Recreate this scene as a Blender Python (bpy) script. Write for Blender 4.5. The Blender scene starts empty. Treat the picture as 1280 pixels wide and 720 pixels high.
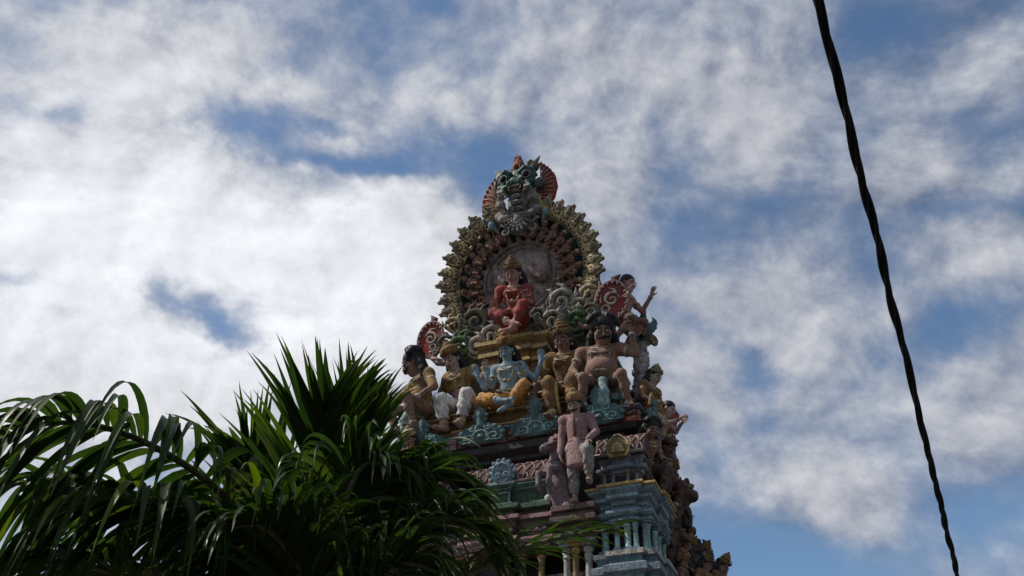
import bpy, bmesh, math, random
import numpy as np
from mathutils import Matrix, Vector, Euler
random.seed(7); rng = np.random.default_rng(7)
sc = bpy.context.scene
COL = sc.collection
PI = math.pi
rad = math.radians
# ------------------------------------------------------------------ camera
PITCH, ROLL, FPX = rad(38), rad(1.5), 1108.5
CAMP = np.array([0, 0, 1.6])
_F = np.array([0, math.cos(PITCH), math.sin(PITCH)]); _R = np.array([1., 0, 0]); _U = np.cross(_R, _F)
CR = _R*math.cos(ROLL) + _U*math.sin(ROLL); CU = -_R*math.sin(ROLL) + _U*math.cos(ROLL); CF = _F
cam = bpy.data.objects.new('camera', bpy.data.cameras.new('camera')); COL.objects.link(cam)
m = Matrix.Identity(4)
for i in range(3):
    m[i][0] = CR[i]; m[i][1] = CU[i]; m[i][2] = -CF[i]; m[i][3] = CAMP[i]
cam.matrix_world = m
cam.data.sensor_width = 36; cam.data.lens = 36*FPX/1280
cam.data.clip_end = 20000; cam.data.clip_start = .05
sc.camera = cam
def ray(px, py):
    d = CF + CR*(px-640)/FPX + CU*(360-py)/FPX
    return d/np.linalg.norm(d)
# tower frame: x to the right along its front, y into it, z up
ANG = rad(22)
OX, OY = -0.0874, 10.6626
EX = np.array([math.cos(ANG), -math.sin(ANG), 0]); EY = np.array([math.sin(ANG), math.cos(ANG), 0])
O3 = np.array([OX, OY, 0.])
TW = Matrix.Translation((OX, OY, 0)) @ Matrix.Rotation(-ANG, 4, 'Z')
def at(px, py, y):
    d = ray(px, py); t = ((O3-CAMP) @ EY + y)/(d @ EY); w = CAMP + d*t - O3
    return np.array([w @ EX, y, w[2]])
def world_pt(px, py, dist): return CAMP + ray(px, py)*dist
# ------------------------------------------------------------------ materials
def nd(nt, t, **kw):
    n = nt.nodes.new(t)
    for k, v in kw.items():
        if k in n.inputs.keys() if isinstance(k, str) else False: n.inputs[k].default_value = v
        else: setattr(n, k, v)
    return n
def paint(name, rgb, dirt=.68, rough=.78, bump=.5, var=.38, scale=5., streak=True, dcol=(.035, .032, .028), spec=.25):
    mt = bpy.data.materials.new(name); mt.use_nodes = True; nt = mt.node_tree; L = nt.links.new
    b = nt.nodes['Principled BSDF']; b.inputs['Roughness'].default_value = rough
    b.inputs['Specular IOR Level'].default_value = spec
    tc = nd(nt, 'ShaderNodeTexCoord'); geo = nd(nt, 'ShaderNodeNewGeometry')
    oi = nd(nt, 'ShaderNodeObjectInfo')
    n1 = nd(nt, 'ShaderNodeTexNoise'); n1.inputs['Scale'].default_value = scale; n1.inputs['Detail'].default_value = 9; n1.inputs['Roughness'].default_value = .68
    L(geo.outputs['Position'], n1.inputs['Vector'])
    n2 = nd(nt, 'ShaderNodeTexNoise'); n2.inputs['Scale'].default_value = 1.; n2.inputs['Detail'].default_value = 6
    mp = nd(nt, 'ShaderNodeMapping'); mp.inputs['Scale'].default_value = (13, 13, 1.3)
    L(geo.outputs['Position'], mp.inputs['Vector']); L(mp.outputs[0], n2.inputs['Vector'])
    n3 = nd(nt, 'ShaderNodeTexNoise'); n3.inputs['Scale'].default_value = 38; n3.inputs['Detail'].default_value = 5
    L(geo.outputs['Position'], n3.inputs['Vector'])
    def mr(src, a, c, lo, hi):
        r = nd(nt, 'ShaderNodeMapRange'); r.inputs[1].default_value = a; r.inputs[2].default_value = c
        r.inputs[3].default_value = lo; r.inputs[4].default_value = hi; r.clamp = True
        L(src, r.inputs[0]); return r.outputs[0]
    d1 = mr(n1.outputs['Fac'], .46, .62, 0, dirt)
    d2 = mr(n2.outputs['Fac'], .48, .66, 0, dirt*.9 if streak else 0)
    mx = nd(nt, 'ShaderNodeMath', operation='MAXIMUM'); L(d1, mx.inputs[0]); L(d2, mx.inputs[1])
    hv = nd(nt, 'ShaderNodeHueSaturation'); hv.inputs['Color'].default_value = (*rgb, 1)
    L(mr(n3.outputs['Fac'], .3, .7, 1-var, 1+var), hv.inputs['Value'])
    L(mr(n1.outputs['Fac'], .3, .7, 1.15, .75), hv.inputs['Saturation'])
    n4 = nd(nt, 'ShaderNodeTexNoise'); n4.inputs['Scale'].default_value = 15; n4.inputs['Detail'].default_value = 7; n4.inputs['Roughness'].default_value = .7
    mp4 = nd(nt, 'ShaderNodeMapping'); mp4.inputs['Location'].default_value = (7, 3, 1); L(geo.outputs['Position'], mp4.inputs['Vector']); L(mp4.outputs[0], n4.inputs['Vector'])
    chip = nd(nt, 'ShaderNodeMix', data_type='RGBA'); ci = {i.identifier: i for i in chip.inputs}
    L(mr(n4.outputs['Fac'], .60, .64, 0, min(dirt, .55)), ci['Factor_Float']); L(hv.outputs[0], ci['A_Color']); ci['B_Color'].default_value = (rgb[0]*.5+.20, rgb[1]*.5+.19, rgb[2]*.5+.175, 1)
    chipo = [o for o in chip.outputs if o.identifier == 'Result_Color'][0]
    mix = nd(nt, 'ShaderNodeMix', data_type='RGBA'); mix.inputs['B'].default_value = (*dcol, 1)
    ins = {i.identifier: i for i in mix.inputs}
    L(mx.outputs[0], ins['Factor_Float']); L(chipo, ins['A_Color']); ins['B_Color'].default_value = (*dcol, 1)
    outs = {o.identifier: o for o in mix.outputs}
    L(outs['Result_Color'], b.inputs['Base Color'])
    bp = nd(nt, 'ShaderNodeBump'); bp.inputs['Strength'].default_value = bump; bp.inputs['Distance'].default_value = .02
    ad = nd(nt, 'ShaderNodeMath', operation='ADD'); L(n3.outputs['Fac'], ad.inputs[0]); L(n1.outputs['Fac'], ad.inputs[1])
    L(ad.outputs[0], bp.inputs['Height']); L(bp.outputs[0], b.inputs['Normal'])
    return mt
M = {}
def P(name, rgb, sat=.72, **k):
    l = .3*rgb[0]+.59*rgb[1]+.11*rgb[2]; rgb = tuple(l+(c-l)*sat for c in rgb); M[name] = paint(name, rgb, **k)
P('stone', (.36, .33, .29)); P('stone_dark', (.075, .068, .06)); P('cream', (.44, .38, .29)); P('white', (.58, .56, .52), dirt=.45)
P('ochre', (.27, .165, .06), sat=1.0); P('yellow', (.44, .30, .11), sat=1.0, dirt=.4); P('brown_gold', (.22, .12, .04), sat=1.0); P('orange', (.52, .23, .04), sat=1.0, dirt=.35)
P('olive', (.175, .145, .075)); P('gold', (.48, .37, .17), sat=.9, rough=.5); P('aqua', (.22, .42, .41)); P('teal', (.07, .20, .20)); P('aqua_dark', (.075, .19, .19))
P('blue_grey', (.13, .20, .255), dirt=.4); P('blue_light', (.16, .27, .36), dirt=.5); P('lilac_grey', (.25, .24, .27))
P('green', (.08, .17, .035)); P('dark_green', (.025, .10, .08), dirt=.3, rough=.5, sat=.9); P('leaf_green', (.05, .12, .06)); P('red', (.26, .035, .028), sat=1.0, dirt=.4); P('maroon', (.12, .03, .025))
P('red_orange', (.30, .075, .04), sat=1.0); P('pink', (.44, .22, .19)); P('dusty_pink', (.32, .155, .15), dirt=.3); P('terracotta', (.25, .105, .06))
P('skin', (.42, .245, .18), dirt=.32); P('skin_brown', (.27, .13, .075), dirt=.35); P('skin_dark', (.15, .07, .045), dirt=.35); P('skin_pink', (.45, .20, .165), dirt=.3)
P('skin_fair', (.50, .30, .235), dirt=.2); P('skin_blue', (.21, .32, .385), dirt=.35, sat=.95); P('beard_stone', (.27, .255, .235)); P('halo_stone', (.38, .31, .27)); P('black', (.014, .013, .013), dirt=0, var=.1); P('hair', (.013, .012, .012), dirt=0, rough=.5)
P('eye_white', (.62, .60, .56), dirt=0, bump=0, streak=False); P('lip', (.30, .04, .035), dirt=0); P('mauve', (.19, .12, .14), dirt=.3); P('faded_pink', (.34, .21, .18)); P('grey_cloth', (.26, .245, .21), dirt=.45)
P('brown', (.12, .07, .04)); P('rib_brown', (.30, .19, .15), dirt=.6); P('cream_dull', (.34, .28, .21), dirt=.7); P('terracotta_dark', (.13, .075, .055)); P('near_black', (.045, .040, .037)); P('grey_blue_dark', (.08, .10, .11))  # the last but one, near-black, also carries the shade below the ledge
# ------------------------------------------------------------------ object helpers
def link(name, me, mats, parent=None):
    o = bpy.data.objects.new(name, me); COL.objects.link(o)
    for mt in (mats if isinstance(mats, (list, tuple)) else [mats]):
        me.materials.append(M[mt] if isinstance(mt, str) else mt)
    if parent is not None: o.parent = parent
    return o
def npmesh(V, Fq, smooth=True, mi=None):
    me = bpy.data.meshes.new('mesh')
    V = np.asarray(V, dtype=np.float32); Fq = np.asarray(Fq, dtype=np.int32)
    me.vertices.add(len(V)); me.vertices.foreach_set('co', V.ravel())
    n, k = Fq.shape
    me.loops.add(n*k); me.loops.foreach_set('vertex_index', Fq.ravel())
    me.polygons.add(n); me.polygons.foreach_set('loop_start', np.arange(n, dtype=np.int32)*k)
    try: me.polygons.foreach_set('loop_total', np.full(n, k, dtype=np.int32))
    except Exception: pass
    if smooth: me.polygons.foreach_set('use_smooth', np.ones(n, dtype=bool))
    if mi is not None: me.polygons.foreach_set('material_index', np.asarray(mi, dtype=np.int32))
    me.update(calc_edges=True); me.validate()
    return me
def thing(name, label, cat, mat=None, group=None, parent_matrix=None):
    o = bpy.data.objects.new(name, None); o.empty_display_size = .2; COL.objects.link(o)
    if mat is not None: o.matrix_world = mat
    tag(o, label, cat, group); return o
def tag(o, label=None, cat=None, group=None, kind=None):
    if label: o['label'] = label
    if cat: o['category'] = cat
    if group: o['group'] = group
    if kind: o['kind'] = kind
    return o
def copy_tree(o, parent=None):
    c = o.copy(); COL.objects.link(c)
    if parent is not None: c.parent = parent
    for ch in list(o.children): copy_tree(ch, c)
    return c
class MB:
    """collects polygons into one mesh"""
    def __init__(s): s.v = []; s.f = []; s.m = []; s.sm = []
    def add(s, V, F, mi=0, smooth=False):
        b = len(s.v); s.v += [tuple(map(float, p)) for p in V]
        for f in F: s.f.append([b+i for i in f]); s.m.append(mi); s.sm.append(smooth)
    def box(s, lo, hi, mi=0, mat=None):
        x0, y0, z0 = lo; x1, y1, z1 = hi
        V = [(x0,y0,z0),(x1,y0,z0),(x1,y1,z0),(x0,y1,z0),(x0,y0,z1),(x1,y0,z1),(x1,y1,z1),(x0,y1,z1)]
        if mat is not None: V = [mat @ Vector(p) for p in V]
        s.add(V, [(0,3,2,1),(4,5,6,7),(0,1,5,4),(1,2,6,5),(2,3,7,6),(3,0,4,7)], mi)
    def tube(s, pts, rs, seg=8, mi=0, flat=None):
        pts = [Vector(p) for p in pts]; n = len(pts)
        if not hasattr(rs, '__len__'): rs = [rs]*n
        V = []; prev = None
        for i, p in enumerate(pts):
            t = (pts[min(i+1, n-1)] - pts[max(i-1, 0)])
            t = t.normalized() if t.length > 1e-9 else Vector((0, 0, 1))
            a = prev if prev is not None else (Vector((0, 1, 0)) if abs(t.y) < .9 else Vector((1, 0, 0)))
            a = a - t*a.dot(t); a = a.normalized() if a.length > 1e-6 else t.orthogonal().normalized(); prev = a
            b = t.cross(a)
            for k in range(seg):
                q = 2*PI*k/seg; V.append(p + (a*math.cos(q)*(flat or 1) + b*math.sin(q))*rs[i])
        F = []
        for i in range(n-1):
            for k in range(seg):
                k2 = (k+1) % seg; F.append((i*seg+k, i*seg+k2, (i+1)*seg+k2, (i+1)*seg+k))
        F.append(tuple(range(seg))[::-1]); F.append(tuple((n-1)*seg+k for k in range(seg)))
        s.add(V, F, mi, True)
    def lathe(s, prof, c=(0, 0, 0), seg=20, mi=0, mod=None, mat=None):
        V = []
        for i, (r, z) in enumerate(prof):
            for k in range(seg):
                q = 2*PI*k/seg; rr = r*(mod(q, i) if mod else 1)
                p = Vector((rr*math.cos(q)+c[0], rr*math.sin(q)+c[1], z+c[2]))
                V.append(mat @ p if mat is not None else p)
        F = [(i*seg+k, i*seg+(k+1) % seg, (i+1)*seg+(k+1) % seg, (i+1)*seg+k) for i in range(len(prof)-1) for k in range(seg)]
        F.append(tuple(range(seg))[::-1]); F.append(tuple((len(prof)-1)*seg+k for k in range(seg)))
        s.add(V, F, mi, True)
    def prism(s, pts2, y0, y1, mi=0, mat=None):
        """outline in x,z extruded from y0 to y1"""
        n = len(pts2); V = [(x, y0, z) for x, z in pts2] + [(x, y1, z) for x, z in pts2]
        if mat is not None: V = [mat @ Vector(p) for p in V]
        F = [tuple(range(n)), tuple(range(2*n-1, n-1, -1))] + [(i, i+n, (i+1) % n+n, (i+1) % n) for i in range(n)]
        s.add(V, F, mi)
    def build(s, name, mats, parent=None, bevel=0, smooth_angle=None):
        me = bpy.data.meshes.new(name); me.from_pydata(s.v, [], s.f)
        me.polygons.foreach_set('material_index', s.m); me.polygons.foreach_set('use_smooth', s.sm); me.update()
        bm = bmesh.new(); bm.from_mesh(me); bmesh.ops.recalc_face_normals(bm, faces=bm.faces)
        if bevel:
            bmesh.ops.bevel(bm, geom=[e for e in bm.edges if len(e.link_faces) == 2 and e.calc_face_angle(0) > .6], offset=bevel, segments=1, affect='EDGES', clamp_overlap=True)
        bm.to_mesh(me); bm.free()
        return link(name, me, mats, parent)
# ------------------------------------------------------------------ sculpting on a distance grid
IDF = (np.eye(3), np.zeros(3))
def eul(yaw=0, pitch=0, roll=0):
    return np.array(Euler((rad(pitch), rad(roll), rad(yaw)), 'XYZ').to_matrix())
class Sdf:
    def __init__(s, lo, hi, vox=.014):
        s.lo = np.array(lo, float); s.vox = vox
        s.n = (np.ceil((np.array(hi)-s.lo)/vox).astype(int)+1)
        s.v = np.full(s.n, 1.0, dtype=np.float32); s.fr = IDF; s.g = 0.
    def _reg(s, lo, hi):
        a = np.maximum(np.floor((lo-s.lo)/s.vox).astype(int), 0); b = np.minimum(np.ceil((hi-s.lo)/s.vox).astype(int)+1, s.n)
        if np.any(b <= a): return None, None
        ax = [s.lo[i] + np.arange(a[i], b[i])*s.vox for i in range(3)]
        G = np.stack(np.meshgrid(*ax, indexing='ij'), -1)
        return (slice(a[0], b[0]), slice(a[1], b[1]), slice(a[2], b[2])), G
    def _put(s, sl, d, k, cut):
        v = s.v[sl]
        if cut:
            d = -d; h = np.clip(.5-.5*(d-v)/k, 0, 1); s.v[sl] = d*(1-h)+v*h + k*h*(1-h)
        else:
            h = np.clip(.5+.5*(d-v)/k, 0, 1); s.v[sl] = d*(1-h)+v*h - k*h*(1-h)
    def ell(s, c, r, rot=None, k=.02, cut=False):
        R0, o = s.fr; c = R0 @ np.array(c, float) + o; q_ = np.linalg.norm(R0[:, 0]); Rr = R0/q_ if rot is None else (R0/q_) @ rot
        if not hasattr(r, '__len__'): r = (r, r, r)
        r = np.array(r, float)*q_ + s.g; k = k*q_
        e = max(r) + k*2 + s.vox*2; sl, G = s._reg(c-e, c+e)
        if sl is None: return
        p = (G-c) @ Rr
        k0 = np.sqrt(((p/r)**2).sum(-1)); k1 = np.sqrt(((p/r**2)**2).sum(-1))+1e-9
        s._put(sl, (k0*(k0-1)/k1).astype(np.float32), k, cut)
    def cap(s, a, b, ra, rb=None, k=.02, cut=False):
        R0, o = s.fr; a = R0 @ np.array(a, float)+o; b = R0 @ np.array(b, float)+o
        q_ = np.linalg.norm(R0[:, 0]); rb = ra if rb is None else rb; ra = ra*q_+s.g; rb = rb*q_+s.g; k = k*q_
        e = max(ra, rb)+k*2+s.vox*2; sl, G = s._reg(np.minimum(a, b)-e, np.maximum(a, b)+e)
        if sl is None: return
        ba = b-a; t = np.clip(((G-a) @ ba)/max(ba @ ba, 1e-9), 0, 1)
        d = np.linalg.norm(G-a-t[..., None]*ba, axis=-1) - (ra+(rb-ra)*t)
        s._put(sl, d.astype(np.float32), k, cut)
    def box(s, c, h, r=.01, rot=None, k=.01, cut=False):
        R0, o = s.fr; c = R0 @ np.array(c, float)+o; Rr = R0 if rot is None else R0 @ rot
        h = np.array(h, float); e = np.linalg.norm(h)+k*2+s.vox*2; sl, G = s._reg(c-e, c+e)
        if sl is None: return
        q = np.abs((G-c) @ Rr) - (h-r)
        d = np.linalg.norm(np.maximum(q, 0), axis=-1) + np.minimum(q.max(-1), 0) - r
        s._put(sl, d.astype(np.float32), k, cut)
    def chain(s, pts, rs, k=.012):
        if not hasattr(rs, '__len__'): rs = [rs]*len(pts)
        for i in range(len(pts)-1): s.cap(pts[i], pts[i+1], rs[i], rs[i+1], k)
    def spiral(s, c, r0, r1, a0, turns, t0, t1, n=26, k=.008, yy=0):
        pts = []; rs = []
        for i in range(n+1):
            u = i/n; a = a0 + turns*2*PI*u; r = r0+(r1-r0)*u
            pts.append((c[0]+r*math.cos(a), c[1]-yy*u, c[2]+r*math.sin(a))); rs.append(t0+(t1-t0)*u)
        s.chain(pts, rs, k)
    def fold(s, amp, fn):
        ax = [s.lo[i]+np.arange(s.n[i])*s.vox for i in range(3)]
        G = np.meshgrid(*ax, indexing='ij'); s.v += (amp*fn(*G)).astype(np.float32)
    def mesh(s):
        v = s.v.copy(); v[0] = v[-1] = .5; v[:, 0] = v[:, -1] = .5; v[:, :, 0] = v[:, :, -1] = .5
        ins = v < 0; n = np.array(v.shape)
        acc = np.zeros((*(n-1), 3), np.float32); cnt = np.zeros(n-1, np.float32)
        cor = [(i, j, k) for i in (0, 1) for j in (0, 1) for k in (0, 1)]
        def sub(a, c): return a[c[0]:a.shape[0]-1+c[0], c[1]:a.shape[1]-1+c[1], c[2]:a.shape[2]-1+c[2]]
        for ai in range(3):
            for c in cor:
                if c[ai]: continue
                d = list(c); d[ai] = 1
                va, vb = sub(v, c), sub(v, d); x = (va < 0) != (vb < 0)
                t = np.where(x, va/np.where(x, va-vb, 1), 0)
                for q in range(3):
                    acc[..., q] += np.where(x, c[q] + (t if q == ai else 0), 0)
                cnt += x
        act = cnt > 0; idx = np.full(n-1, -1, np.int64); idx[act] = np.arange(act.sum())
        base = np.argwhere(act).astype(np.float32)
        V = (base + acc[act]/cnt[act][:, None])*s.vox + s.lo
        Q = []
        for ai in range(3):
            b, c = (ai+1) % 3, (ai+2) % 3
            sl0 = [slice(None)]*3; sl1 = [slice(None)]*3; sl0[ai] = slice(0, -1); sl1[ai] = slice(1, None)
            x = ins[tuple(sl0)] != ins[tuple(sl1)]; flip = ins[tuple(sl0)]
            e = np.argwhere(x); f = flip[x]
            ok = (e[:, b] > 0) & (e[:, c] > 0) & (e[:, b] < n[b]-1) & (e[:, c] < n[c]-1); e = e[ok]; f = f[ok]
            def cell(db, dc):
                q = e.copy(); q[:, b] -= db; q[:, c] -= dc; return idx[q[:, 0], q[:, 1], q[:, 2]]
            q = np.stack([cell(0, 0), cell(1, 0), cell(1, 1), cell(0, 1)], 1)
            q[~f] = q[~f][:, ::-1]; Q.append(q)
        return npmesh(V, np.concatenate(Q))
    def build(s, name, mats, parent=None): return link(name, s.mesh(), mats, parent)
# ------------------------------------------------------------------ statues
def A(*v): return np.array(v, float)
def nrm(v): v = np.array(v, float); return v/np.linalg.norm(v)
def hand(s, w, d, n, sc_=1., curl=.5, side=1):
    """palm and five separate bent fingers; d along the hand, n out of the palm"""
    d = nrm(d); n = np.array(n, float); n = nrm(n - d*(n @ d)); q = np.cross(d, n)*side
    B = np.stack([d, q, n], 1)
    s.ell(w+d*.045*sc_, (.052*sc_, .042*sc_, .020*sc_), rot=B, k=.012)
    for off, ln in ((-.033, .062), (-.011, .078), (.011, .084), (.033, .074)):
        b = w+d*.082*sc_+q*off*sc_; u = nrm(d+n*curl*.35+q*off*3); mid = b+u*ln*.55*sc_
        u2 = nrm(d*(1-curl*.5)+n*curl); e = mid+u2*ln*.5*sc_
        s.cap(b, mid, .0115*sc_, .0105*sc_, .004); s.cap(mid, e, .0105*sc_, .008*sc_, .004)
    b = w+d*.025*sc_+q*.032*sc_; mid = b+(q*.8+d*.6)*.042*sc_+n*.01; e = mid+(d*.85+q*.25+n*curl*.6)*.038*sc_
    s.cap(b, mid, .015*sc_, .012*sc_, .008); s.cap(mid, e, .012*sc_, .009*sc_, .004)
def foot(s, a, toe, sc_=1.):
    t = nrm(toe); up = A(0, 0, 1); q = np.cross(t, up); q = q/max(np.linalg.norm(q), .1)
    b = a+t*.15*sc_-up*.03*sc_
    s.cap(a-up*.02-t*.03, b, .038*sc_, .028*sc_, .03)
    for i, o in enumerate((-.03, -.014, .002, .018, .033)):
        s.cap(b+q*o*.7*sc_, b+t*(.035-abs(i-1)*.004)*sc_+q*o*sc_, .013*sc_, .010*sc_, .006)
def head_sdf(s, fr, o):
    old, g = s.fr, s.g; s.fr = fr
    w = o.get('face_w', 1)*1.07
    s.ell((0, .015, .035), (.080*w, .098, .088), k=.02)
    s.ell((0, -.022, -.045), (.062*w, .068, .070), k=.03)
    s.ell((0, -.062, -.092), (.026*w, .024, .022), k=.03)
    for q in (-1, 1):
        s.ell((.036*q*w, -.062, -.026), (.028, .026, .028), k=.02)
        s.ell((.083*q*w, .008, -.005), (.012, .022, .034), k=.008)
        s.ell((.034*q*w, -.100, .012), (.022, .016, .013), k=.012, cut=True)
        s.ell((.034*q*w, -.084, .010), (.017, .012, .012), k=.004)
        s.cap((.012*q, -.088, .036), (.052*q*w, -.074, .036), .010, .008, .012)
    s.cap((0, -.088, .022), (0, -.112, -.026), .009, .0155, .012)
    for q in (-1, 1): s.ell((.013*q, -.103, -.030), (.010, .010, .009), k=.006)
    s.ell((0, -.090, -.054), (.026, .012, .0075), k=.006); s.ell((0, -.088, -.066), (.021, .012, .008), k=.006)
    s.fr, s.g = old, g
def face_parts(fr, o, par):
    R0, c = fr; T = Matrix([[*R0[0], c[0]], [*R0[1], c[1]], [*R0[2], c[2]], [0, 0, 0, 1]])
    w = o.get('face_w', 1)*1.07
    def ball(mb, p, r, mi, seg=10):
        prof = [(math.sin(PI*i/6)*1., -math.cos(PI*i/6)) for i in range(7)]
        prof[0] = (1e-3, -1); prof[-1] = (1e-3, 1)
        V = []
        for (a, z) in prof:
            for k in range(seg):
                q = 2*PI*k/seg; V.append(T @ Vector((p[0]+r[0]*a*math.cos(q), p[1]+r[1]*a*math.sin(q), p[2]+r[2]*z)))
        F = [(i*seg+k, i*seg+(k+1) % seg, (i+1)*seg+(k+1) % seg, (i+1)*seg+k) for i in range(6) for k in range(seg)]
        mb.add(V, F, mi, True)
    for q in (-1, 1):
        e = MB(); ball(e, (.034*q*w, -.090, .010), (.023, .009, .0135), 1); ball(e, (.034*q*w, -.0935, .010), (.019, .008, .0095), 0)
        ball(e, (.034*q*w+o.get('gaze', 0), -.0985, .011), (.008, .005, .0085), 1)
        e.build('eye', ['eye_white', 'black'], par)
        b = MB(); b.tube([T @ Vector((x*q*w, -.098+abs(x-.035)*.35, z)) for x, z in ((.010, .036), (.024, .043), (.040, .044), (.058, .034))], [.0045, .006, .0055, .003], 6)
        b.build('eyebrow', 'black', par)
    b = MB(); ball(b, (0, -.0935, -.055), (.024, .010, .007), 0); ball(b, (0, -.0915, -.066), (.018, .010, .007), 0); b.build('lips', 'lip', par)
    if o.get('moustache'):
        k = o['moustache']; b = MB()
        for q in (-1, 1):
            b.tube([T @ Vector(v) for v in ((0, -.110, -.040), (.022*q, -.108, -.046), (.044*q, -.096, -.046), (.060*q, -.082, -.034*1), (.068*q, -.074, -.018))], [.010*k, .011*k, .009*k, .006*k, .003], 8)
        b.build('moustache', 'black', par)
    if o.get('tilak', True):
        b = MB(); ball(b, (0, -.096, .052), (.006, .005, .012), 0); b.build('forehead_mark', o.get('tilak_mat', 'red'), par)
def crown_mesh(fr, kind, par, mat, h=1., w=1.):
    R0, c = fr; T = Matrix([[*R0[0], c[0]], [*R0[1], c[1]], [*R0[2], c[2]], [0, 0, 0, 1]]) @ Matrix.Translation((0, .012, .068)) @ Matrix.Rotation(rad(-6), 4, 'X')
    b = MB(); mod = lambda q, i: 1+.045*math.cos(12*q)*(i % 2)
    if kind == 'tall':
        prof = [(.094, -.012), (.104, .0), (.104, .018), (.096, .026), (.098, .040), (.092, .052), (.080, .062), (.086, .075), (.082, .095), (.066, .105), (.070, .118), (.064, .138), (.046, .148), (.050, .158), (.040, .176), (.018, .186), (.022, .198), (.012, .214), (.002, .222)]
    elif kind == 'round':
        prof = [(.094, -.012), (.106, .0), (.112, .02), (.104, .036), (.108, .052), (.098, .075), (.074, .096), (.040, .108), (.030, .114), (.034, .128), (.020, .146), (.002, .152)]
    else:
        prof = [(.094, -.012), (.108, .0), (.114, .03), (.106, .042), (.110, .06), (.100, .09), (.076, .112), (.052, .12), (.056, .14), (.036, .165), (.004, .175)]
    h *= .88; prof = [(r*w*.96, z*h) for r, z in prof]
    b.lathe(prof, seg=36, mod=mod, mat=T)
    for k in range(11):                                    # raised front ornaments
        q = PI*(1.0+k/10.)
        for zz, rr, t in ((.030*h, .108*w, .012), (.080*h, .088*w, .009)):
            p = T @ Vector((rr*math.cos(q), rr*math.sin(q), zz)); b.tube([p-T.to_3x3() @ Vector((0, 0, t)), p, p+T.to_3x3() @ Vector((0, 0, t*1.6))], [t*.6, t, .001], 6)
    p = [T @ Vector(v) for v in ((0, -.108*w, .0), (0, -.120*w, .03*h), (0, -.108*w, .085*h))]; b.tube(p, [.012, .022, .003], 8)
    b.build('crown', mat, par)
def human(name, label, cat, base, s=1., yaw=0, lean=10, group=None, **o):
    """one statue: a continuous body with fingers and toes, clothes, hair, crown, jewellery and painted face as parts"""
    J = dict(pel=(0, 0, .10), waist=(0, -.01, .28), chest=(0, -.02, .46), neck=(0, -.01, .63), head=(0, -.035, .82), hyaw=0, hpit=10, hrol=0,
             shL=(-.19, 0, .58), shR=(.19, 0, .58), elL=(-.28, -.05, .33), elR=(.28, -.05, .33), wrL=(-.22, -.28, .22), wrR=(.22, -.28, .22),
             hdL=(0, -1, 0), hdR=(0, -1, 0), hnL=(0, 0, -1), hnR=(0, 0, -1),
             hipL=(-.10, -.02, .09), hipR=(.10, -.02, .09), knL=(-.20, -.40, .12), knR=(.20, -.40, .12), anL=(-.16, -.36, -.30), anR=(.16, -.36, -.30),
             toeL=(-.2, -1, 0), toeR=(.2, -1, 0))
    J.update(o.get('J', {})); J['hpit'] += 22; J['head'] = tuple(np.array(J['head'])-np.array([0, .012, .030])); J = {k: (A(*v) if hasattr(v, '__len__') else v) for k, v in J.items()}
    root = thing(name, label, cat, TW @ Matrix.Translation(base) @ Matrix.Rotation(rad(yaw), 4, 'Z') @ Matrix.Rotation(rad(lean+3), 4, 'X') @ Matrix.Scale(s, 4), group)
    hs = o.get('hs', 1.14)*1.04; bulk = o.get('bulk', 1.06); fem = o.get('fem', False); am = o.get('arm', 1.)*bulk; lg = o.get('leg', 1.)*bulk
    fr = (eul(J['hyaw'], J['hpit'], J['hrol'])*hs, J['head'])
    pts = np.array([v for k, v in J.items() if hasattr(v, '__len__') and not k.startswith(('hd', 'hn', 'toe'))] + [e[i] for e in o.get('extra_arms', []) for i in range(3)], float)
    lo = pts.min(0)-.26; hi = pts.max(0)+.26; hi[2] = max(hi[2], J['head'][2]+.22*hs+.04); lo[1] = min(lo[1], J['head'][1]-.22*hs)
    vox = o.get('vox', .0135)
    def limb_up(S, cloth=0, which='LR', fore=True):
        for q in which:
            S.cap(J['sh'+q], J['el'+q], .058*am, .044*am, .03)
            if fore: S.cap(J['el'+q], J['wr'+q], .044*am, .029*am, .02)
    def torso(S):
        if o.get('tunic'):
            S.ell(J['chest'], (.165, .10, .17), k=.05); S.ell(J['waist'], (.15, .10, .15), k=.07); S.ell(J['pel'], (.155, .115, .12), k=.06)
        elif fem:
            S.ell(J['chest'], (.135*bulk, .095*bulk, .15), k=.05); S.ell(J['waist'], (.105*bulk, .08*bulk, .12), k=.06)
            S.ell(J['pel'], (.165*bulk, .12*bulk, .12), k=.06)
            for q in (-1, 1): S.ell(J['chest']+A(.062*q, -.085, .02), (.058, .055, .055), k=.02)
        else:
            S.ell(J['chest'], (.165*bulk, .105*bulk, .16), k=.05); S.ell(J['waist']+A(0, -.02*(o.get('belly', 0)*3), 0), (.13*bulk+.05*o.get('belly', 0), .095*bulk+.09*o.get('belly', 0), .14+.03*o.get('belly', 0)), k=.06)
            S.ell(J['pel'], (.15*bulk, .115*bulk, .12), k=.06)
            for q in (-1, 1): S.ell(J['chest']+A(.07*q, -.075*bulk, .045), (.075*bulk, .04*bulk, .05), k=.02)
        for q in 'LR': S.cap(J['neck']-A(0, 0, .03), J['sh'+q], .055*bulk, .060*am, .05); S.ell(J['sh'+q], .068*am, k=.04)
    def legs(S, low=True):
        for q in 'LR':
            S.cap(J['hip'+q], J['kn'+q], .100*lg, .068*lg, .04)
            if low: S.cap(J['kn'+q], J['kn'+q]*.6+J['an'+q]*.4, .066*lg, .060*lg, .03); S.cap(J['kn'+q]*.6+J['an'+q]*.4, J['an'+q], .060*lg, .038*lg, .03)
    b = Sdf(lo, hi, vox); torso(b); limb_up(b); legs(b)
    b.cap(J['neck']-A(0, 0, .04), J['head']-A(0, 0, .03), .056*bulk**.5*1.05, .052*hs, .03)
    head_sdf(b, fr, o)
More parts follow.
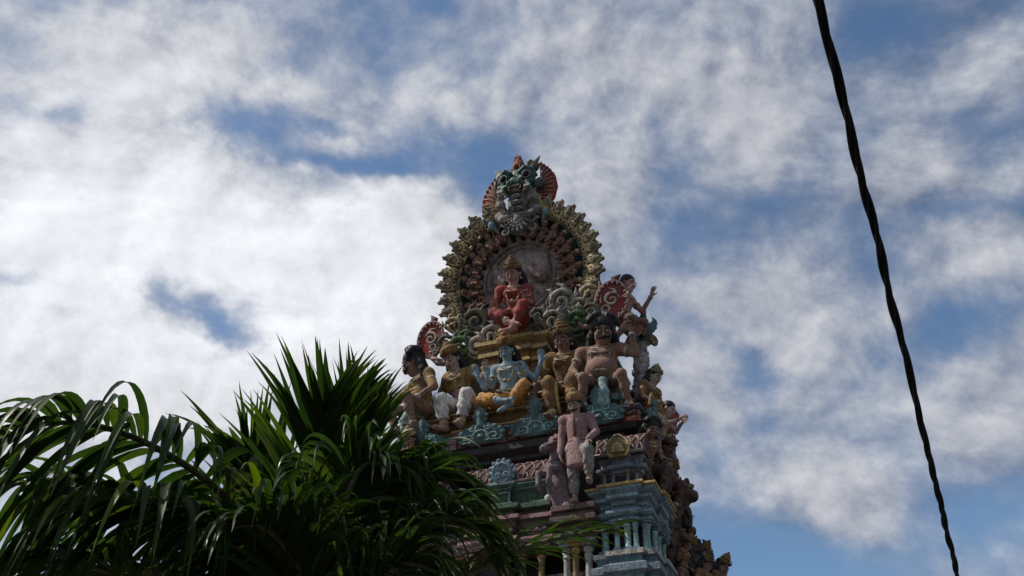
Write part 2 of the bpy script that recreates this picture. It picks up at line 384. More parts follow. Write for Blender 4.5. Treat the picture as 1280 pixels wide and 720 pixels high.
    for q in 'LR':
        if o.get('hand'+q, True): hand(b, J['wr'+q], J['hd'+q], J['hn'+q], o.get('hsc', 1.1), o.get('curl', .6), -1 if q == 'L' else 1)
        foot(b, J['an'+q], J['toe'+q], o.get('fsc', 1.05))
    for (e1, e2, e3, hd, hn, sd) in o.get('extra_arms', []):
        b.cap(e1, e2, .055*am, .042*am, .03); b.cap(e2, e3, .042*am, .029*am, .02); hand(b, A(*e3), hd, hn, 1.1, .5, sd)
    b.build('body', o.get('skin', 'skin'), root)
    face_parts(fr, o, root)
    F = o.get('fold', 1)
    if o.get('lower'):
        c = Sdf(lo, hi, vox); c.g = .016
        c.ell(J['pel'], (.155*bulk, .12*bulk, .11), k=.05)
        if o.get('flap'):
            c.g = 0; c.chain([J['pel']+A(.02, -.12*bulk, .0), J['pel']+A(.02, -.24, -.03), J['pel']+A(.02, -.30, -.20), J['pel']+A(.02, -.29, -.32)], [.06, .055, .065, .085], .03)
        else: legs(c, o.get('lower_long', True))
        if o.get('drape'): c.ell((J['knL']+J['knR'])/2*.55+J['pel']*.45-A(0, 0, .02), (abs(J['knR'][0]-J['knL'][0])*.33, .2, .07), k=.06)
        if o.get('skirt'):
            z0 = J['pel'][2]; zb = o['skirt']; c.g = 0
            for i in range(7):
                u = i/6; c.ell((0, -.01, z0+(zb-z0)*u), (.17+.10*u, .13+.07*u, .09), k=.05)
        c.fold(.006*F, lambda x, y, z: np.sin(50*x+9*np.sin(7*z)+24*y)+.4*np.sin(90*x+30*z))
        if not o.get('flap'): c.cap(J['anL'], J['anL']-A(0, 0, .2), .09, .09, .01, True); c.cap(J['anR'], J['anR']-A(0, 0, .2), .09, .09, .01, True)
        c.build(o.get('lower_name', 'dhoti'), o['lower'], root)
    if o.get('upper'):
        c = Sdf(lo, hi, vox); c.g = .013; torso(c); limb_up(c, fore=o.get('long_sleeve', False))
        if o.get('tunic'):
            c.g = 0
            for i in range(9): u = i/8; c.ell((J['pel'][0]+.02*u, -.02-.02*u, J['pel'][2]+.08-o['tunic']*u), (.165+.05*u, .135+.05*u, .07), k=.04)
            c.box((0, 0, J['pel'][2]-o['tunic']-.10), (.5, .5, .12), rot=eul(0, 0, -9), cut=True)
        c.fold(.003*F, lambda x, y, z: np.sin(34*x+6*z+8*y)+.5*np.sin(23*z+30*x))
        c.cap(J['neck']+A(0, -.02, .0), J['neck']+A(0, -.03, .12), .085, .10, .01, True)
        if o.get('belly_bare'): c.ell(J['waist']+A(0, 0, -.03), (.3, .3, .10), k=.01, cut=True); c.box(J['pel']-A(0, 0, .05), (.5, .5, .16), cut=True)
        c.build(o.get('upper_name', 'blouse'), o['upper'], root)
    if o.get('hair', True):
        h = Sdf(lo, hi+A(.05, .08, .08), vox); h.fr = fr; hm = o.get('hair_vol', 1.)
        fw = o.get('face_w', 1)*1.07; h.ell((0, .030, .052), (.094*hm*fw, .104*hm, .088*hm), k=.02)
        if o.get('hair_long', True):
            for q in (-1, 1): h.chain([(.075*q, .03, .02), (.100*q, .04, -.06), (.115*q, .03, -.14), (.12*q, .0, -.20)], [.035, .042, .040, .022])
            h.ell((0, .06, -.06), (.10*hm, .06, .13), k=.04)
        if o.get('hair_wild'):
            r2 = random.Random(3)
            for i in range(60):
                a = r2.uniform(-.40, PI+.40); e = r2.uniform(.25, 1.35); d = A(math.cos(a)*math.cos(e)*.106*fw, math.sin(a)*math.cos(e)*.105+.02, math.sin(e)*.10+.045)
                h.ell(d*1.06, r2.uniform(.022, .036), k=.005)
        h.ell((0, -.07, -.05), (.066, .075, .11), k=.015, cut=True)
        h.build('hair', 'hair', root)
    if o.get('crown'): crown_mesh(fr, o['crown'], root, o.get('crown_mat', 'gold'), o.get('crown_h', 1.), hs*0+1.)
    if o.get('necklace', True):
        n = MB(); c = J['neck']; ch = J['chest']; ky = -.115*bulk-(.035 if fem else 0)
        for rx, dz, t in ((.085, .10, .009), (.105, .17, .011)):
            pts = [(c[0]+rx*math.sin(u)*bulk, c[1]+(ky-(.02 if dz > .12 else 0))*max(math.cos(u), 0)**.6-.02, c[2]+.02-dz*(1+math.cos(u))/2*1.0) for u in np.linspace(-1.62, 1.62, 17)]
            n.tube(pts, t, 6)
        if o.get('long_chain'):
            n.tube([(ch[0]+.095*math.sin(u)*bulk, ky-.005-.03*max(math.cos(u), 0)**.5, ch[2]+.15-.29*(1+math.cos(u))/2) for u in np.linspace(-2.0, 2.0, 19)], .010, 6)
            n.tube([(ch[0], ky-.055, ch[2]-.16+k*.02) for k in range(4)], [.005, .03, .03, .01], 8)
        n.build('necklace', o.get('jewel', 'gold'), root)
    if o.get('armlet', True):
        for q in 'LR':
            a, e = J['sh'+q], J['el'+q]; mbn = MB(); d = e-a
            mbn.tube([a+d*t for t in (.42, .46, .54, .58)], [.054*am, .064*am, .064*am, .054*am], 12); mbn.build('armlet', o.get('jewel', 'gold'), root)
            a, e = J['el'+q], J['wr'+q]; mbn = MB(); d = e-a
            mbn.tube([a+d*t for t in (.84, .88, .95, .99)], [.034*am, .042*am, .042*am, .034*am], 10); mbn.build('bracelet', o.get('jewel', 'gold'), root)
    if o.get('anklet', not o.get('long_sleeve')):
        for q in 'LR':
            a, e = J['kn'+q], J['an'+q]; mbn = MB(); d = e-a
            mbn.tube([a+d*t for t in (.82, .86, .92, .96)], [.042*lg, .056*lg, .056*lg, .044*lg], 10); mbn.build('anklet', o.get('jewel', 'gold'), root)
    if not o.get('tunic'):
        n = MB(); c = J['waist']-A(0, 0, .03); n.tube([(c[0]+(.13 if not fem else .115)*bulk*1.05*math.cos(u), c[1]-.01+(.105+.08*o.get('belly', 0))*bulk*1.03*math.sin(u), c[2]-.03*max(-math.sin(u), 0)) for u in np.linspace(0, 2*PI, 25)], [.012+.006*(i % 2) for i in range(25)], 6)
        n.build('waist_chain', o.get('jewel', 'gold'), root)
    if o.get('belt'):
        n = MB(); c = J['pel']+A(0, 0, .10); n.tube([(c[0]+.155*bulk*math.cos(u), c[1]+.125*bulk*math.sin(u), c[2]) for u in np.linspace(0, 2*PI, 25)], .02, 8)
        n.build('belt', o['belt'], root)
    if o.get('sash'):
        pa, pb = o['sash'][1]; n = MB(); pa, pb = A(*pa), A(*pb)
        n.tube([pa*(1-t)+pb*t+A(0, -.03*math.sin(PI*t), 0) for t in np.linspace(0, 1, 8)], .022, 6, flat=.5); n.build('sash', o['sash'][0], root)
    if o.get('earring', fem):
        Rr, c = fr
        for q in (-1, 1):
            n = MB(); p = Rr @ A(.088*q, 0, -.045)+c; n.tube([p+A(0, 0, .012), p, p-A(0, 0, .02), p-A(0, 0, .03)], [.006, .014, .018, .004], 8); n.build('earring', 'gold', root)
    return root, fr
# ------------------------------------------------------------------ sky and sun
SUN_EL, SUN_AZ_LOCAL = rad(56), None
_sl = nrm(A(-.80, -.36, 1.02))                    # towards the sun, in the tower's frame
SUNW = EX*_sl[0] + EY*_sl[1] + A(0, 0, _sl[2]); SUNW = nrm(SUNW)
el = math.asin(SUNW[2]); az = math.atan2(SUNW[0], SUNW[1])      # azimuth from +Y towards +X
sl = bpy.data.lights.new('sun', 'SUN'); sl.energy = 4.2; sl.angle = rad(.5); sl.color = (1., .93, .84)
so = bpy.data.objects.new('sun', sl); COL.objects.link(so)
so.matrix_world = Vector(SUNW).to_track_quat('Z', 'Y').to_matrix().to_4x4()
w = bpy.data.worlds.new('World'); sc.world = w; w.use_nodes = True; nt = w.node_tree; L = nt.links.new
bg = nt.nodes['Background']
sky = nd(nt, 'ShaderNodeTexSky'); sky.sky_type = 'NISHITA'; sky.sun_disc = False; sky.sun_elevation = el; sky.sun_rotation = az
sky.air_density = 1.0; sky.dust_density = .6; sky.ozone_density = 2.0
tc = nd(nt, 'ShaderNodeTexCoord')
def vm(op, a=None, b=None):
    n = nd(nt, 'ShaderNodeVectorMath', operation=op)
    for i, x in enumerate((a, b)):
        if x is None: continue
        if hasattr(x, 'is_output'): L(x, n.inputs[i])
        else: n.inputs[i].default_value = x
    return n
def ma(op, a, b=0., c=None, clamp=False):
    n = nd(nt, 'ShaderNodeMath', operation=op); n.use_clamp = clamp
    for i, x in enumerate((a, b, c)):
        if x is None: continue
        if hasattr(x, 'is_output'): L(x, n.inputs[i])
        else: n.inputs[i].default_value = x
    return n.outputs[0]
D = tc.outputs['Generated']
dn = vm('NORMALIZE', D).outputs[0]
dr = vm('DOT_PRODUCT', dn, tuple(CR)).outputs['Value']; du = vm('DOT_PRODUCT', dn, tuple(CU)).outputs['Value']; df = vm('DOT_PRODUCT', dn, tuple(CF)).outputs['Value']
den = ma('MAXIMUM', ma('ADD', df, 1.), .05)
cx = nd(nt, 'ShaderNodeCombineXYZ'); L(ma('DIVIDE', dr, den), cx.inputs[0]); L(ma('DIVIDE', du, den), cx.inputs[1])
UV = cx.outputs[0]
def noise(vec, scale, detail, rough=.55, dist=0., off=(0, 0, 0), sca=(1, 1, 1), rot=0):
    mp = nd(nt, 'ShaderNodeMapping'); mp.inputs['Location'].default_value = off; mp.inputs['Scale'].default_value = sca; mp.inputs['Rotation'].default_value = (0, 0, rot)
    L(vec, mp.inputs['Vector']); n = nd(nt, 'ShaderNodeTexNoise'); n.inputs['Scale'].default_value = scale; n.inputs['Detail'].default_value = detail
    n.inputs['Roughness'].default_value = rough; n.inputs['Distortion'].default_value = dist; L(mp.outputs[0], n.inputs['Vector']); return n
wn = noise(UV, 9, 5, .6, off=(3, 1, 0))
wv = vm('SCALE', vm('SUBTRACT', wn.outputs['Color'], (.5, .5, .5)).outputs[0]); wv.inputs['Scale'].default_value = .085
UW = vm('ADD', UV, wv.outputs[0]).outputs[0]
DL = (-.014, .012, 0)
def uvof(px, py):
    d = ray(px, py); k = 1+d @ CF; return (d @ CR)/k, (d @ CU)/k
def blobs(lst, vec):
    tot = None
    for px, py, rx, ry, rot, amp in lst:
        u, v = uvof(px, py); mp = nd(nt, 'ShaderNodeMapping'); mp.vector_type = 'TEXTURE'
        mp.inputs['Location'].default_value = (u, v, 0); mp.inputs['Rotation'].default_value = (0, 0, rad(rot)); mp.inputs['Scale'].default_value = (rx*1.6/FPX/2, ry*1.6/FPX/2, 1)
        L(vec, mp.inputs['Vector']); ln = vm('LENGTH', mp.outputs[0]).outputs['Value']
        mr = nd(nt, 'ShaderNodeMapRange'); mr.interpolation_type = 'SMOOTHSTEP'
        mr.inputs[1].default_value = 0; mr.inputs[2].default_value = 1; mr.inputs[3].default_value = amp; mr.inputs[4].default_value = 0
        L(ln, mr.inputs[0]); tot = mr.outputs[0] if tot is None else ma('ADD', tot, mr.outputs[0])
    return tot
HOLES = [(82, 128, 34, 22, 10, -.7), (20, 112, 30, 18, 0, -.35), (325, 155, 55, 30, 0, -.75), (415, 150, 34, 12, 0, -.6), (440, 205, 85, 16, -8, -.7), (510, 205, 45, 32, 0, -.7),
         (590, 240, 45, 50, 0, -1.0), (212, 345, 34, 34, -50, -.62), (250, 388, 50, 24, -35, -.62), (300, 425, 34, 18, -30, -.4), (300, 410, 45, 30, -30, -.7), (190, 300, 26, 40, 0, -.35), (8, 360, 30, 15, 0, -.45), (70, 395, 30, 12, 0, -.4), (555, 10, 40, 20, 0, -.6), (350, 80, 40, 16, 20, -.3),
         (905, 45, 60, 14, -20, -.35), (1110, 22, 60, 36, -30, -.75), (1240, 150, 70, 36, -15, -.5), (1040, 170, 60, 60, 30, -.65), (850, 210, 40, 60, 0, -.45), (900, 300, 110, 50, 0, -.55), (960, 250, 70, 30, 0, -.5),
         (1210, 230, 90, 26, 10, -.5), (1190, 400, 70, 40, 30, -.75), (940, 470, 45, 34, 0, -.7), (890, 425, 60, 20, -25, -.55), (985, 560, 60, 40, -20, -.4), (890, 580, 45, 40, 0, -.3), (1090, 330, 50, 60, 0, -.4),
         (1010, 700, 200, 55, 0, -1.0), (1220, 640, 110, 55, 0, -.7), (900, 660, 60, 70, 0, -.5), (1130, 560, 60, 40, 0, -.3), (680, 40, 60, 20, 0, -.25), (600, 90, 80, 14, 30, -.25)]
PUFFS = [(90, 250, 230, 150, 0, .8), (420, 300, 210, 75, -12, .9), (80, 470, 220, 110, 0, .8), (420, 400, 150, 70, 0, .75), (240, 470, 160, 50, 0, .5), (230, 70, 200, 50, 0, .45), (520, 130, 150, 45, 0, .45), (740, 90, 110, 70, 0, .4),
         (930, 130, 120, 70, 0, .45), (770, 270, 75, 60, 0, .65), (1000, 410, 110, 80, 0, .75), (870, 480, 60, 60, 0, .5), (860, 360, 60, 60, 0, .4), (1150, 190, 90, 45, 0, .5), (1190, 310, 110, 60, 10, .45), (1210, 520, 120, 80, 0, .5), (1040, 600, 130, 55, -20, .6), (870, 620, 50, 60, 0, .4), (650, 30, 90, 30, 0, .2), (1200, 80, 100, 40, 0, .3)]
hb = blobs([(a, b_, c, d, e, f*.85) for a, b_, c, d, e, f in HOLES]+[(a, b_, c, d, e, f*.8) for a, b_, c, d, e, f in PUFFS], UW)
UVS = vm('ADD', UV, DL).outputs[0]
f1 = noise(UV, 9.0, 13, .61, .35, off=(.3, .7, 0), sca=(1, 1.2, 1), rot=.35); f1s = noise(UVS, 9.0, 13, .61, .35, off=(.3, .7, 0), sca=(1, 1.2, 1), rot=.35)
f2 = noise(UV, 24, 9, .60, .15, off=(1.3, .2, 0), sca=(1, 1.15, 1), rot=.45); f2s = noise(vm('ADD', UV, (-.006, .005, 0)).outputs[0], 24, 9, .60, .15, off=(1.3, .2, 0), sca=(1, 1.15, 1), rot=.45)
relief = ma('ADD', ma('MULTIPLY', ma('SUBTRACT', f1.outputs['Fac'], f1s.outputs['Fac']), .85), ma('MULTIPLY', ma('SUBTRACT', f2.outputs['Fac'], f2s.outputs['Fac']), .50))
cov = ma('ADD', ma('ADD', ma('MULTIPLY', ma('SUBTRACT', f1.outputs['Fac'], .5), 2.0), ma('MULTIPLY', ma('SUBTRACT', f2.outputs['Fac'], .5), 1.0)), ma('ADD', hb, .50))
mr = nd(nt, 'ShaderNodeMapRange'); mr.interpolation_type = 'SMOOTHSTEP'; mr.inputs[1].default_value = -.34; mr.inputs[2].default_value = 1.08; L(cov, mr.inputs[0])
mask = mr.outputs[0]
bright = blobs([(60, 300, 420, 300, 0, .62), (420, 340, 260, 150, -10, .36), (200, 500, 400, 170, 0, .15), (1000, 400, 120, 80, 0, .12), (560, 120, 330, 120, 0, .10), (770, 270, 80, 60, 0, .08)], UW)
f3 = noise(UW, 14, 10, .66, .2, off=(5, 2, 0))
br = ma('ADD', ma('ADD', ma('MULTIPLY', mask, .17), .315), ma('ADD', ma('MULTIPLY', bright, ma('MULTIPLY', mask, .52)), ma('MULTIPLY', ma('SUBTRACT', f3.outputs['Fac'], .5), .22)))
br = ma('ADD', br, relief)
cc = nd(nt, 'ShaderNodeMix', data_type='RGBA'); ii = {i.identifier: i for i in cc.inputs}
ii['A_Color'].default_value = (.82, .915, 1.17, 1); ii['B_Color'].default_value = (.975, .995, 1.05, 1)
mr2 = nd(nt, 'ShaderNodeMapRange'); mr2.inputs[1].default_value = .22; mr2.inputs[2].default_value = .62; L(br, mr2.inputs[0]); L(mr2.outputs[0], ii['Factor_Float'])
ccol = vm('SCALE', [o for o in cc.outputs if o.identifier == 'Result_Color'][0]); L(br, ccol.inputs['Scale'])
bg.inputs['Strength'].default_value = .10
bgc = nd(nt, 'ShaderNodeBackground'); L(ccol.outputs[0], bgc.inputs['Color']); bgc.inputs['Strength'].default_value = 1.0
sk = nd(nt, 'ShaderNodeHueSaturation'); sk.inputs['Hue'].default_value = .496; sk.inputs['Saturation'].default_value = 1.08; sk.inputs['Value'].default_value = 1.25; L(sky.outputs[0], sk.inputs['Color']); L(sk.outputs[0], bg.inputs['Color'])
mxs = nd(nt, 'ShaderNodeMixShader'); L(mask, mxs.inputs[0]); L(bg.outputs[0], mxs.inputs[1]); L(bgc.outputs[0], mxs.inputs[2])
L(mxs.outputs[0], nt.nodes['World Output'].inputs['Surface'])
sc.view_settings.view_transform = 'Standard'; sc.view_settings.look = 'None'; sc.view_settings.exposure = 0; sc.view_settings.gamma = 1
sc.view_settings.use_curve_mapping = False
# ------------------------------------------------------------------ ground
g = MB(); g.add([(-6000, -6000, 0), (6000, -6000, 0), (6000, 6000, 0), (-6000, 6000, 0)], [(0, 1, 2, 3)])
P('earth', (.10, .085, .06), scale=.6); P('paving', (.16, .15, .14), scale=1.2); P('asphalt', (.05, .05, .052), scale=2)
tag(g.build('ground', 'earth'), kind='structure')
g = MB(); g.box((-40, -6, .004), (40, 2.5, .012)); tag(g.build('road', 'asphalt'), kind='structure')
g = MB(); g.box((-40, 2.55, .0), (40, 18, .14)); tag(g.build('pavement', 'paving', bevel=.01), kind='structure')
# ------------------------------------------------------------------ temple tower
tower = thing('temple_tower', 'weathered painted temple tower of stacked storeys crowded with sculpted figures', 'temple tower', TW)
def plan(w, D, front, side, oc):
    """bays: list (a, b, out) symmetric positive half is given for the front; side in y; corner bays use oc"""
    pts = []
    def walk(bays, f):
        for a, b, o in bays: pts.append(f(a, o)); pts.append(f(b, o))
    fb = [(-b, -a, o) for a, b, o in front[::-1] if a > 0] + [(-b if a <= 0 else a, b, o) for a, b, o in front]
    L0, R0 = -w-oc, w+oc
    fb[0] = (L0, fb[0][1], fb[0][2]); fb[-1] = (fb[-1][0], R0, fb[-1][2])
    sb = list(side); sb[0] = (-oc, sb[0][1], sb[0][2]); sb[-1] = (sb[-1][0], D+oc, sb[-1][2])
    walk(fb, lambda t, o: (t, -o)); walk(sb, lambda t, o: (w+o, t))
    walk([(b, a, o) for a, b, o in fb[::-1]], lambda t, o: (t, D+o)); walk([(b, a, o) for a, b, o in sb[::-1]], lambda t, o: (-w-o, t))
    out = []
    for p in pts:
        if not out or (abs(p[0]-out[-1][0]) > 1e-6 or abs(p[1]-out[-1][1]) > 1e-6): out.append(p)
    if abs(out[0][0]-out[-1][0]) < 1e-6 and abs(out[0][1]-out[-1][1]) < 1e-6: out.pop()
    return out
def offset(poly, d):
    n = len(poly); res = []
    def en(p, q):
        dx, dy = q[0]-p[0], q[1]-p[1]; l = math.hypot(dx, dy) or 1; return (dy/l, -dx/l)
    for i in range(n):
        a, b = en(poly[i-1], poly[i]), en(poly[i], poly[(i+1) % n])
        sx, sy = a[0]+b[0], a[1]+b[1]
        if a == b: sx, sy = a
        res.append((poly[i][0]+sx*d, poly[i][1]+sy*d))
    return res
def band(name, poly, prof, mats, parent=tower, mis=None, bevel=.007):
    b = MB(); n = len(poly); V = []
    for d, z in prof: V += [(x, y, z) for x, y in offset(poly, d)]
    for i in range(len(prof)-1):
        b.add([], [], 0)
    F = []; mi = []
    base = 0; b.v = [tuple(v) for v in V]
    for i in range(len(prof)-1):
        for k in range(n):
            b.f.append([i*n+k, i*n+(k+1) % n, (i+1)*n+(k+1) % n, (i+1)*n+k]); b.m.append(mis[i] if mis else 0); b.sm.append(False)
    b.f.append(list(range(n))[::-1]); b.m.append(mis[0] if mis else 0); b.sm.append(False)
    b.f.append([(len(prof)-1)*n+k for k in range(n)]); b.m.append(mis[-1] if mis else 0); b.sm.append(False)
    return b.build(name, mats, parent, bevel=bevel)
DP = 2.6
# lower storeys down to the ground (mostly hidden behind the palm and below the frame)
pl0 = plan(2.5, DP+.9, [(0, .9, .25), (.9, 1.6, 0), (1.6, 2.5, .3)], [(0, .8, .3), (.8, 1.2, 0), (1.2, 2.3, .35), (2.3, 2.7, 0), (2.7, 3.5, .3)], .3)
pl0 = [(x, y-.45) for x, y in pl0]
band('base_wall', pl0, [(.25, .13), (.25, .5), (.15, .6), (.15, .8), (.0, .9), (0, 2.9), (.12, 3.0), (.12, 3.2), (.2, 3.3), (.2, 3.45), (-.1, 3.5)], ['stone'])
pl1 = plan(1.7, DP, [(0, 1.39, -.12), (1.39, 1.555, .3), (1.555, 1.865, .37), (1.865, 1.8, .3)], [(0, .05, .3), (.05, .35, .35), (.35, .55, .3), (.55, .85, -.1), (.85, 1.85, .05), (1.85, 2.1, -.1), (2.1, 2.6, .3)], .3)
band('storey_wall', pl1, [(.3, 3.5), (.3, 3.8), (.2, 3.9), (.05, 4.0), (.05, 4.6), (.2, 4.7), (.2, 4.85), (.0, 4.95)], ['stone'])
band('base_moulding', pl1, [(.02, 4.95), (.12, 4.97), (.12, 5.06), (.05, 5.09), (.05, 5.16), (.10, 5.19), (.10, 5.27), (.03, 5.31), (.03, 5.36), (.07, 5.38), (.07, 5.44), (-.02, 5.46)], ['blue_grey', 'cream', 'teal'], mis=[0, 0, 0, 2, 0, 0, 0, 2, 0, 1, 0])
band('recessed_wall', pl1, [(-.13, 5.455), (-.13, 5.87)], ['near_black'])  # recess behind the pillars in plain near-black
band('blue_entablature', pl1, [(-.13, 5.80), (-.02, 5.83), (-.02, 5.87), (.05, 5.89), (.05, 5.93), (-.01, 5.95), (-.01, 6.06), (.04, 6.08), (.04, 6.13), (.10, 6.16), (.10, 6.195)],
     ['blue_grey', 'blue_light', 'aqua'], mis=[0, 0, 2, 1, 0, 0, 1, 2, 1, 1])
band('yellow_cornice', pl1, [(.10, 6.197), (.125, 6.205), (.125, 6.232), (.08, 6.240)], ['yellow'], bevel=.004)
def pillar(x, y, z0, z1, r, mat='aqua', cap='blue_grey', name='pillar', parent=tower):
    b = MB(); h = z1-z0
    for k in range(1):
        b.box((x-r*1.35, y-r*1.35, z0), (x+r*1.35, y+r*1.35, z0+h*.09), 1)
        b.lathe([(r*1.1, z0+h*.09), (r*1.1, z0+h*.13), (r*.9, z0+h*.15), (r*.85, z0+h*.66), (r*1.05, z0+h*.68), (r*1.05, z0+h*.71), (r*.8, z0+h*.73), (r*1.25, z0+h*.80), (r*1.25, z0+h*.84), (r*.9, z0+h*.87)], (x, y, 0), 8, 0)
        b.box((x-r*1.5, y-r*1.5, z0+h*.87), (x+r*1.5, y+r*1.5, z0+h*.93), 1); b.box((x-r*1.9, y-r*1.9, z0+h*.93), (x+r*1.9, y+r*1.9, z1), 1)
    return b.build(name, [mat, cap], parent, bevel=.004)
for sx in (1, -1):
    for x, y, r in ((1.445, -.24, .05), (1.605, -.315, .036), (1.73, -.315, .042), (1.825, -.315, .034), (1.93, -.235, .052)): pillar(sx*x, y, 5.46, 5.835, r)
    for y in (-.02, .17, .42): pillar(sx*1.97, y, 5.46, 5.835, .042)
for y in (1.0, 1.3, 1.6): pillar(1.78, y, 5.46, 5.835, .05, 'brown', 'near_black')
cpoly = [(-.76, -.24), (-.34, -.24), (-.34, -.31), (.34, -.31), (.34, -.24), (.76, -.24), (.76, .08), (-.76, .08)]
band('central_entablature', cpoly, [(-.16, 5.62), (-.10, 5.66), (.0, 5.69), (.0, 5.75), (.05, 5.77), (.05, 5.81), (-.05, 5.84), (-.05, 5.93), (.01, 5.95), (.01, 6.01), (.06, 6.03), (.06, 6.08), (-.03, 6.10), (-.03, 6.16), (.05, 6.18), (.05, 6.235)], ['terracotta_dark', 'dusty_pink', 'leaf_green', 'stone'], mis=[0, 0, 1, 3, 1, 0, 0, 3, 0, 0, 1, 0, 0, 2, 2])
band('central_base', cpoly, [(.05, 4.95), (.05, 5.03), (-.03, 5.05), (-.03, 5.12), (-.16, 5.14), (-.16, 5.62)], ['stone_dark', 'near_black'], mis=[0, 0, 0, 1, 1])
for x in (-.64, -.40, .40, .64): pillar(x, -.19, 5.14, 5.66, .045, 'ochre', 'brown_gold')
for x in (-.22, .22): pillar(x, -.25, 5.14, 5.66, .04, 'ochre', 'terracotta_dark')
def frieze(x0, x1, y, z, n, mat='aqua', r=.016, name='frieze', axis=0):
    b = MB(); f = (lambda t, o, zz: (t, y-o, zz)) if axis == 0 else (lambda t, o, zz: (y+o, t, zz))
    b.tube([f(x0, .0, z), f(x1, .0, z)], .007, 5)
    for i in range(n):
        t = x0+(x1-x0)*(i+.5)/n; w_ = (x1-x0)/n*.36
        b.tube([f(t-w_, .006, z-r), f(t-w_*.6, .014, z+r*.6), f(t, .016, z+r), f(t+w_*.6, .014, z+r*.6), f(t+w_, .006, z-r)], .0065, 5); b.tube([f(t, .0, z-r*.2), f(t, .022, z-r*.2)], [.012, .006], 6)
    return b.build(name, mat, tower)
frieze(1.40, 1.555, -.295, 6.005, 2); frieze(1.57, 1.85, -.365, 6.005, 4); frieze(1.87, 1.99, -.295, 6.005, 2); frieze(-.27, .53, 1.995, 6.005, 8, axis=1)
frieze(1.58, 1.85, -.44, 5.225, 5, 'cream'); frieze(-.33, .33, -.32, 5.89, 7, 'cream'); frieze(-.75, -.36, -.25, 5.89, 4, 'cream'); frieze(.36, .75, -.25, 5.89, 4, 'cream')
frieze(-1.6, 1.6, .112, 7.68, 26, 'ochre', .03); frieze(.2, 2.3, 1.665, 7.68, 16, 'ochre', .03, axis=1)
# upper zone behind the small roofs
pl2 = plan(1.45, DP-.5, [(0, .6, .15), (.6, 1.45, 0)], [(0, .5, 0), (.5, 1.4, .2), (1.4, 2.1, 0)], 0); pl2 = [(x, y+.3) for x, y in pl2]
band('upper_wall', pl2, [(.2, 6.24), (.2, 6.34), (.08, 6.38), (0, 6.40), (0, 6.98), (.1, 7.03), (.1, 7.08), (.22, 7.13), (.22, 7.235)], ['near_black', 'stone_dark'], mis=[0, 1, 0, 0, 0, 1, 0, 0])  # near-black wall: the shade under the ledge is put into its colour
def lattice_roof(x0, x1, y0, y1, z0, z1, nx, parent, name='lattice_roof', side=0):
    """vaulted roof with raised diamond ribs"""
    def S(u, v, up=0.):
        q = v*PI/2; bulge = .0
        y = y0+(y1-y0)*(1-math.cos(q)); z = z0+(z1-z0)*math.sin(q)
        return (x0+(x1-x0)*u, y-up*math.cos(q), z+up*math.sin(q))
    r = MB(); nv = 8
    V = [S(u, v/nv) for v in range(nv+1) for u in (0, 1)]; V += [(x0, y1, z0), (x1, y1, z0)]
    F = [(2*i, 2*i+1, 2*i+3, 2*i+2) for i in range(nv)]; F += [[2*i for i in range(nv+1)]+[2*nv+2], [2*i+1 for i in range(nv+1)][::-1]+[2*nv+3][::-1]]
    F += [(2*nv, 2*nv+1, 2*nv+3, 2*nv+2), (0, 1, 2*nv+3, 2*nv+2)]
    r.add(V, F, 0); o = r.build(name, ['maroon'], parent)
    l = MB(); n = nx
    for i in range(-2, n+1):
        for sg in (1, -1):
            pts = []
            for k in range(9):
                v = k/8; u = (i + (v*2 if sg > 0 else 2-v*2))/n
                if 0 <= u <= 1: pts.append(S(u, v, .006))
            if len(pts) > 1: l.tube(pts, .013, 5)
    for v in (0.02, 1.0): l.tube([S(0, v, .01), S(1, v, .01)], .022, 6, 1)
    for i in range(n):
        for v in (.25, .75):
            p = S((i+.5+(.5 if v > .5 else 0))/n*1., v, .008)
            if i+.5 < n-.3: l.tube([(p[0], p[1]-.01, p[2]-.022), (p[0], p[1]-.012, p[2]), (p[0], p[1], p[2]+.022)], [.004, .017, .004], 6, 2)
    l.build('lattice_rib', ['rib_brown', 'cream_dull', 'ochre'], o)
    return o
def nasi(cx, cy, cz, w_, h_, parent, mats=('ochre', 'gold')):
    """small horseshoe gable with a sunburst of petals"""
    b = MB(); out = [(cx+w_*math.sin(a)*(1 if abs(a) < 2.2 else .96), cz+h_*.46+h_*.5*math.cos(a)*(1.15 if abs(a) < .25 else 1)) for a in np.linspace(-2.5, 2.5, 23)]
    b.prism(out, cy, cy+.07, 0); n = len(out)
    b.tube([(x, cy, z) for x, z in out], .014, 6, 1)
    for k in range(9):
        a = -1.6+k*.4; b.tube([(cx, cy-.005, cz+h_*.3), (cx+w_*.45*math.sin(a), cy-.018, cz+h_*.3+h_*.32*math.cos(a)), (cx+w_*.68*math.sin(a), cy-.005, cz+h_*.3+h_*.48*math.cos(a))], [.012, .022, .004], 6, 1)
    b.lathe([(.002, -.03), (.02, -.02), (.028, 0)], (0, 0, 0), 8, 1, mat=Matrix.Translation((cx, cy-.0, cz+h_*.3)) @ Matrix.Rotation(PI/2, 4, 'X') @ Matrix.Scale(-1, 4, (0, 0, 1)))
    return b.build('gable_ornament', list(mats), parent)
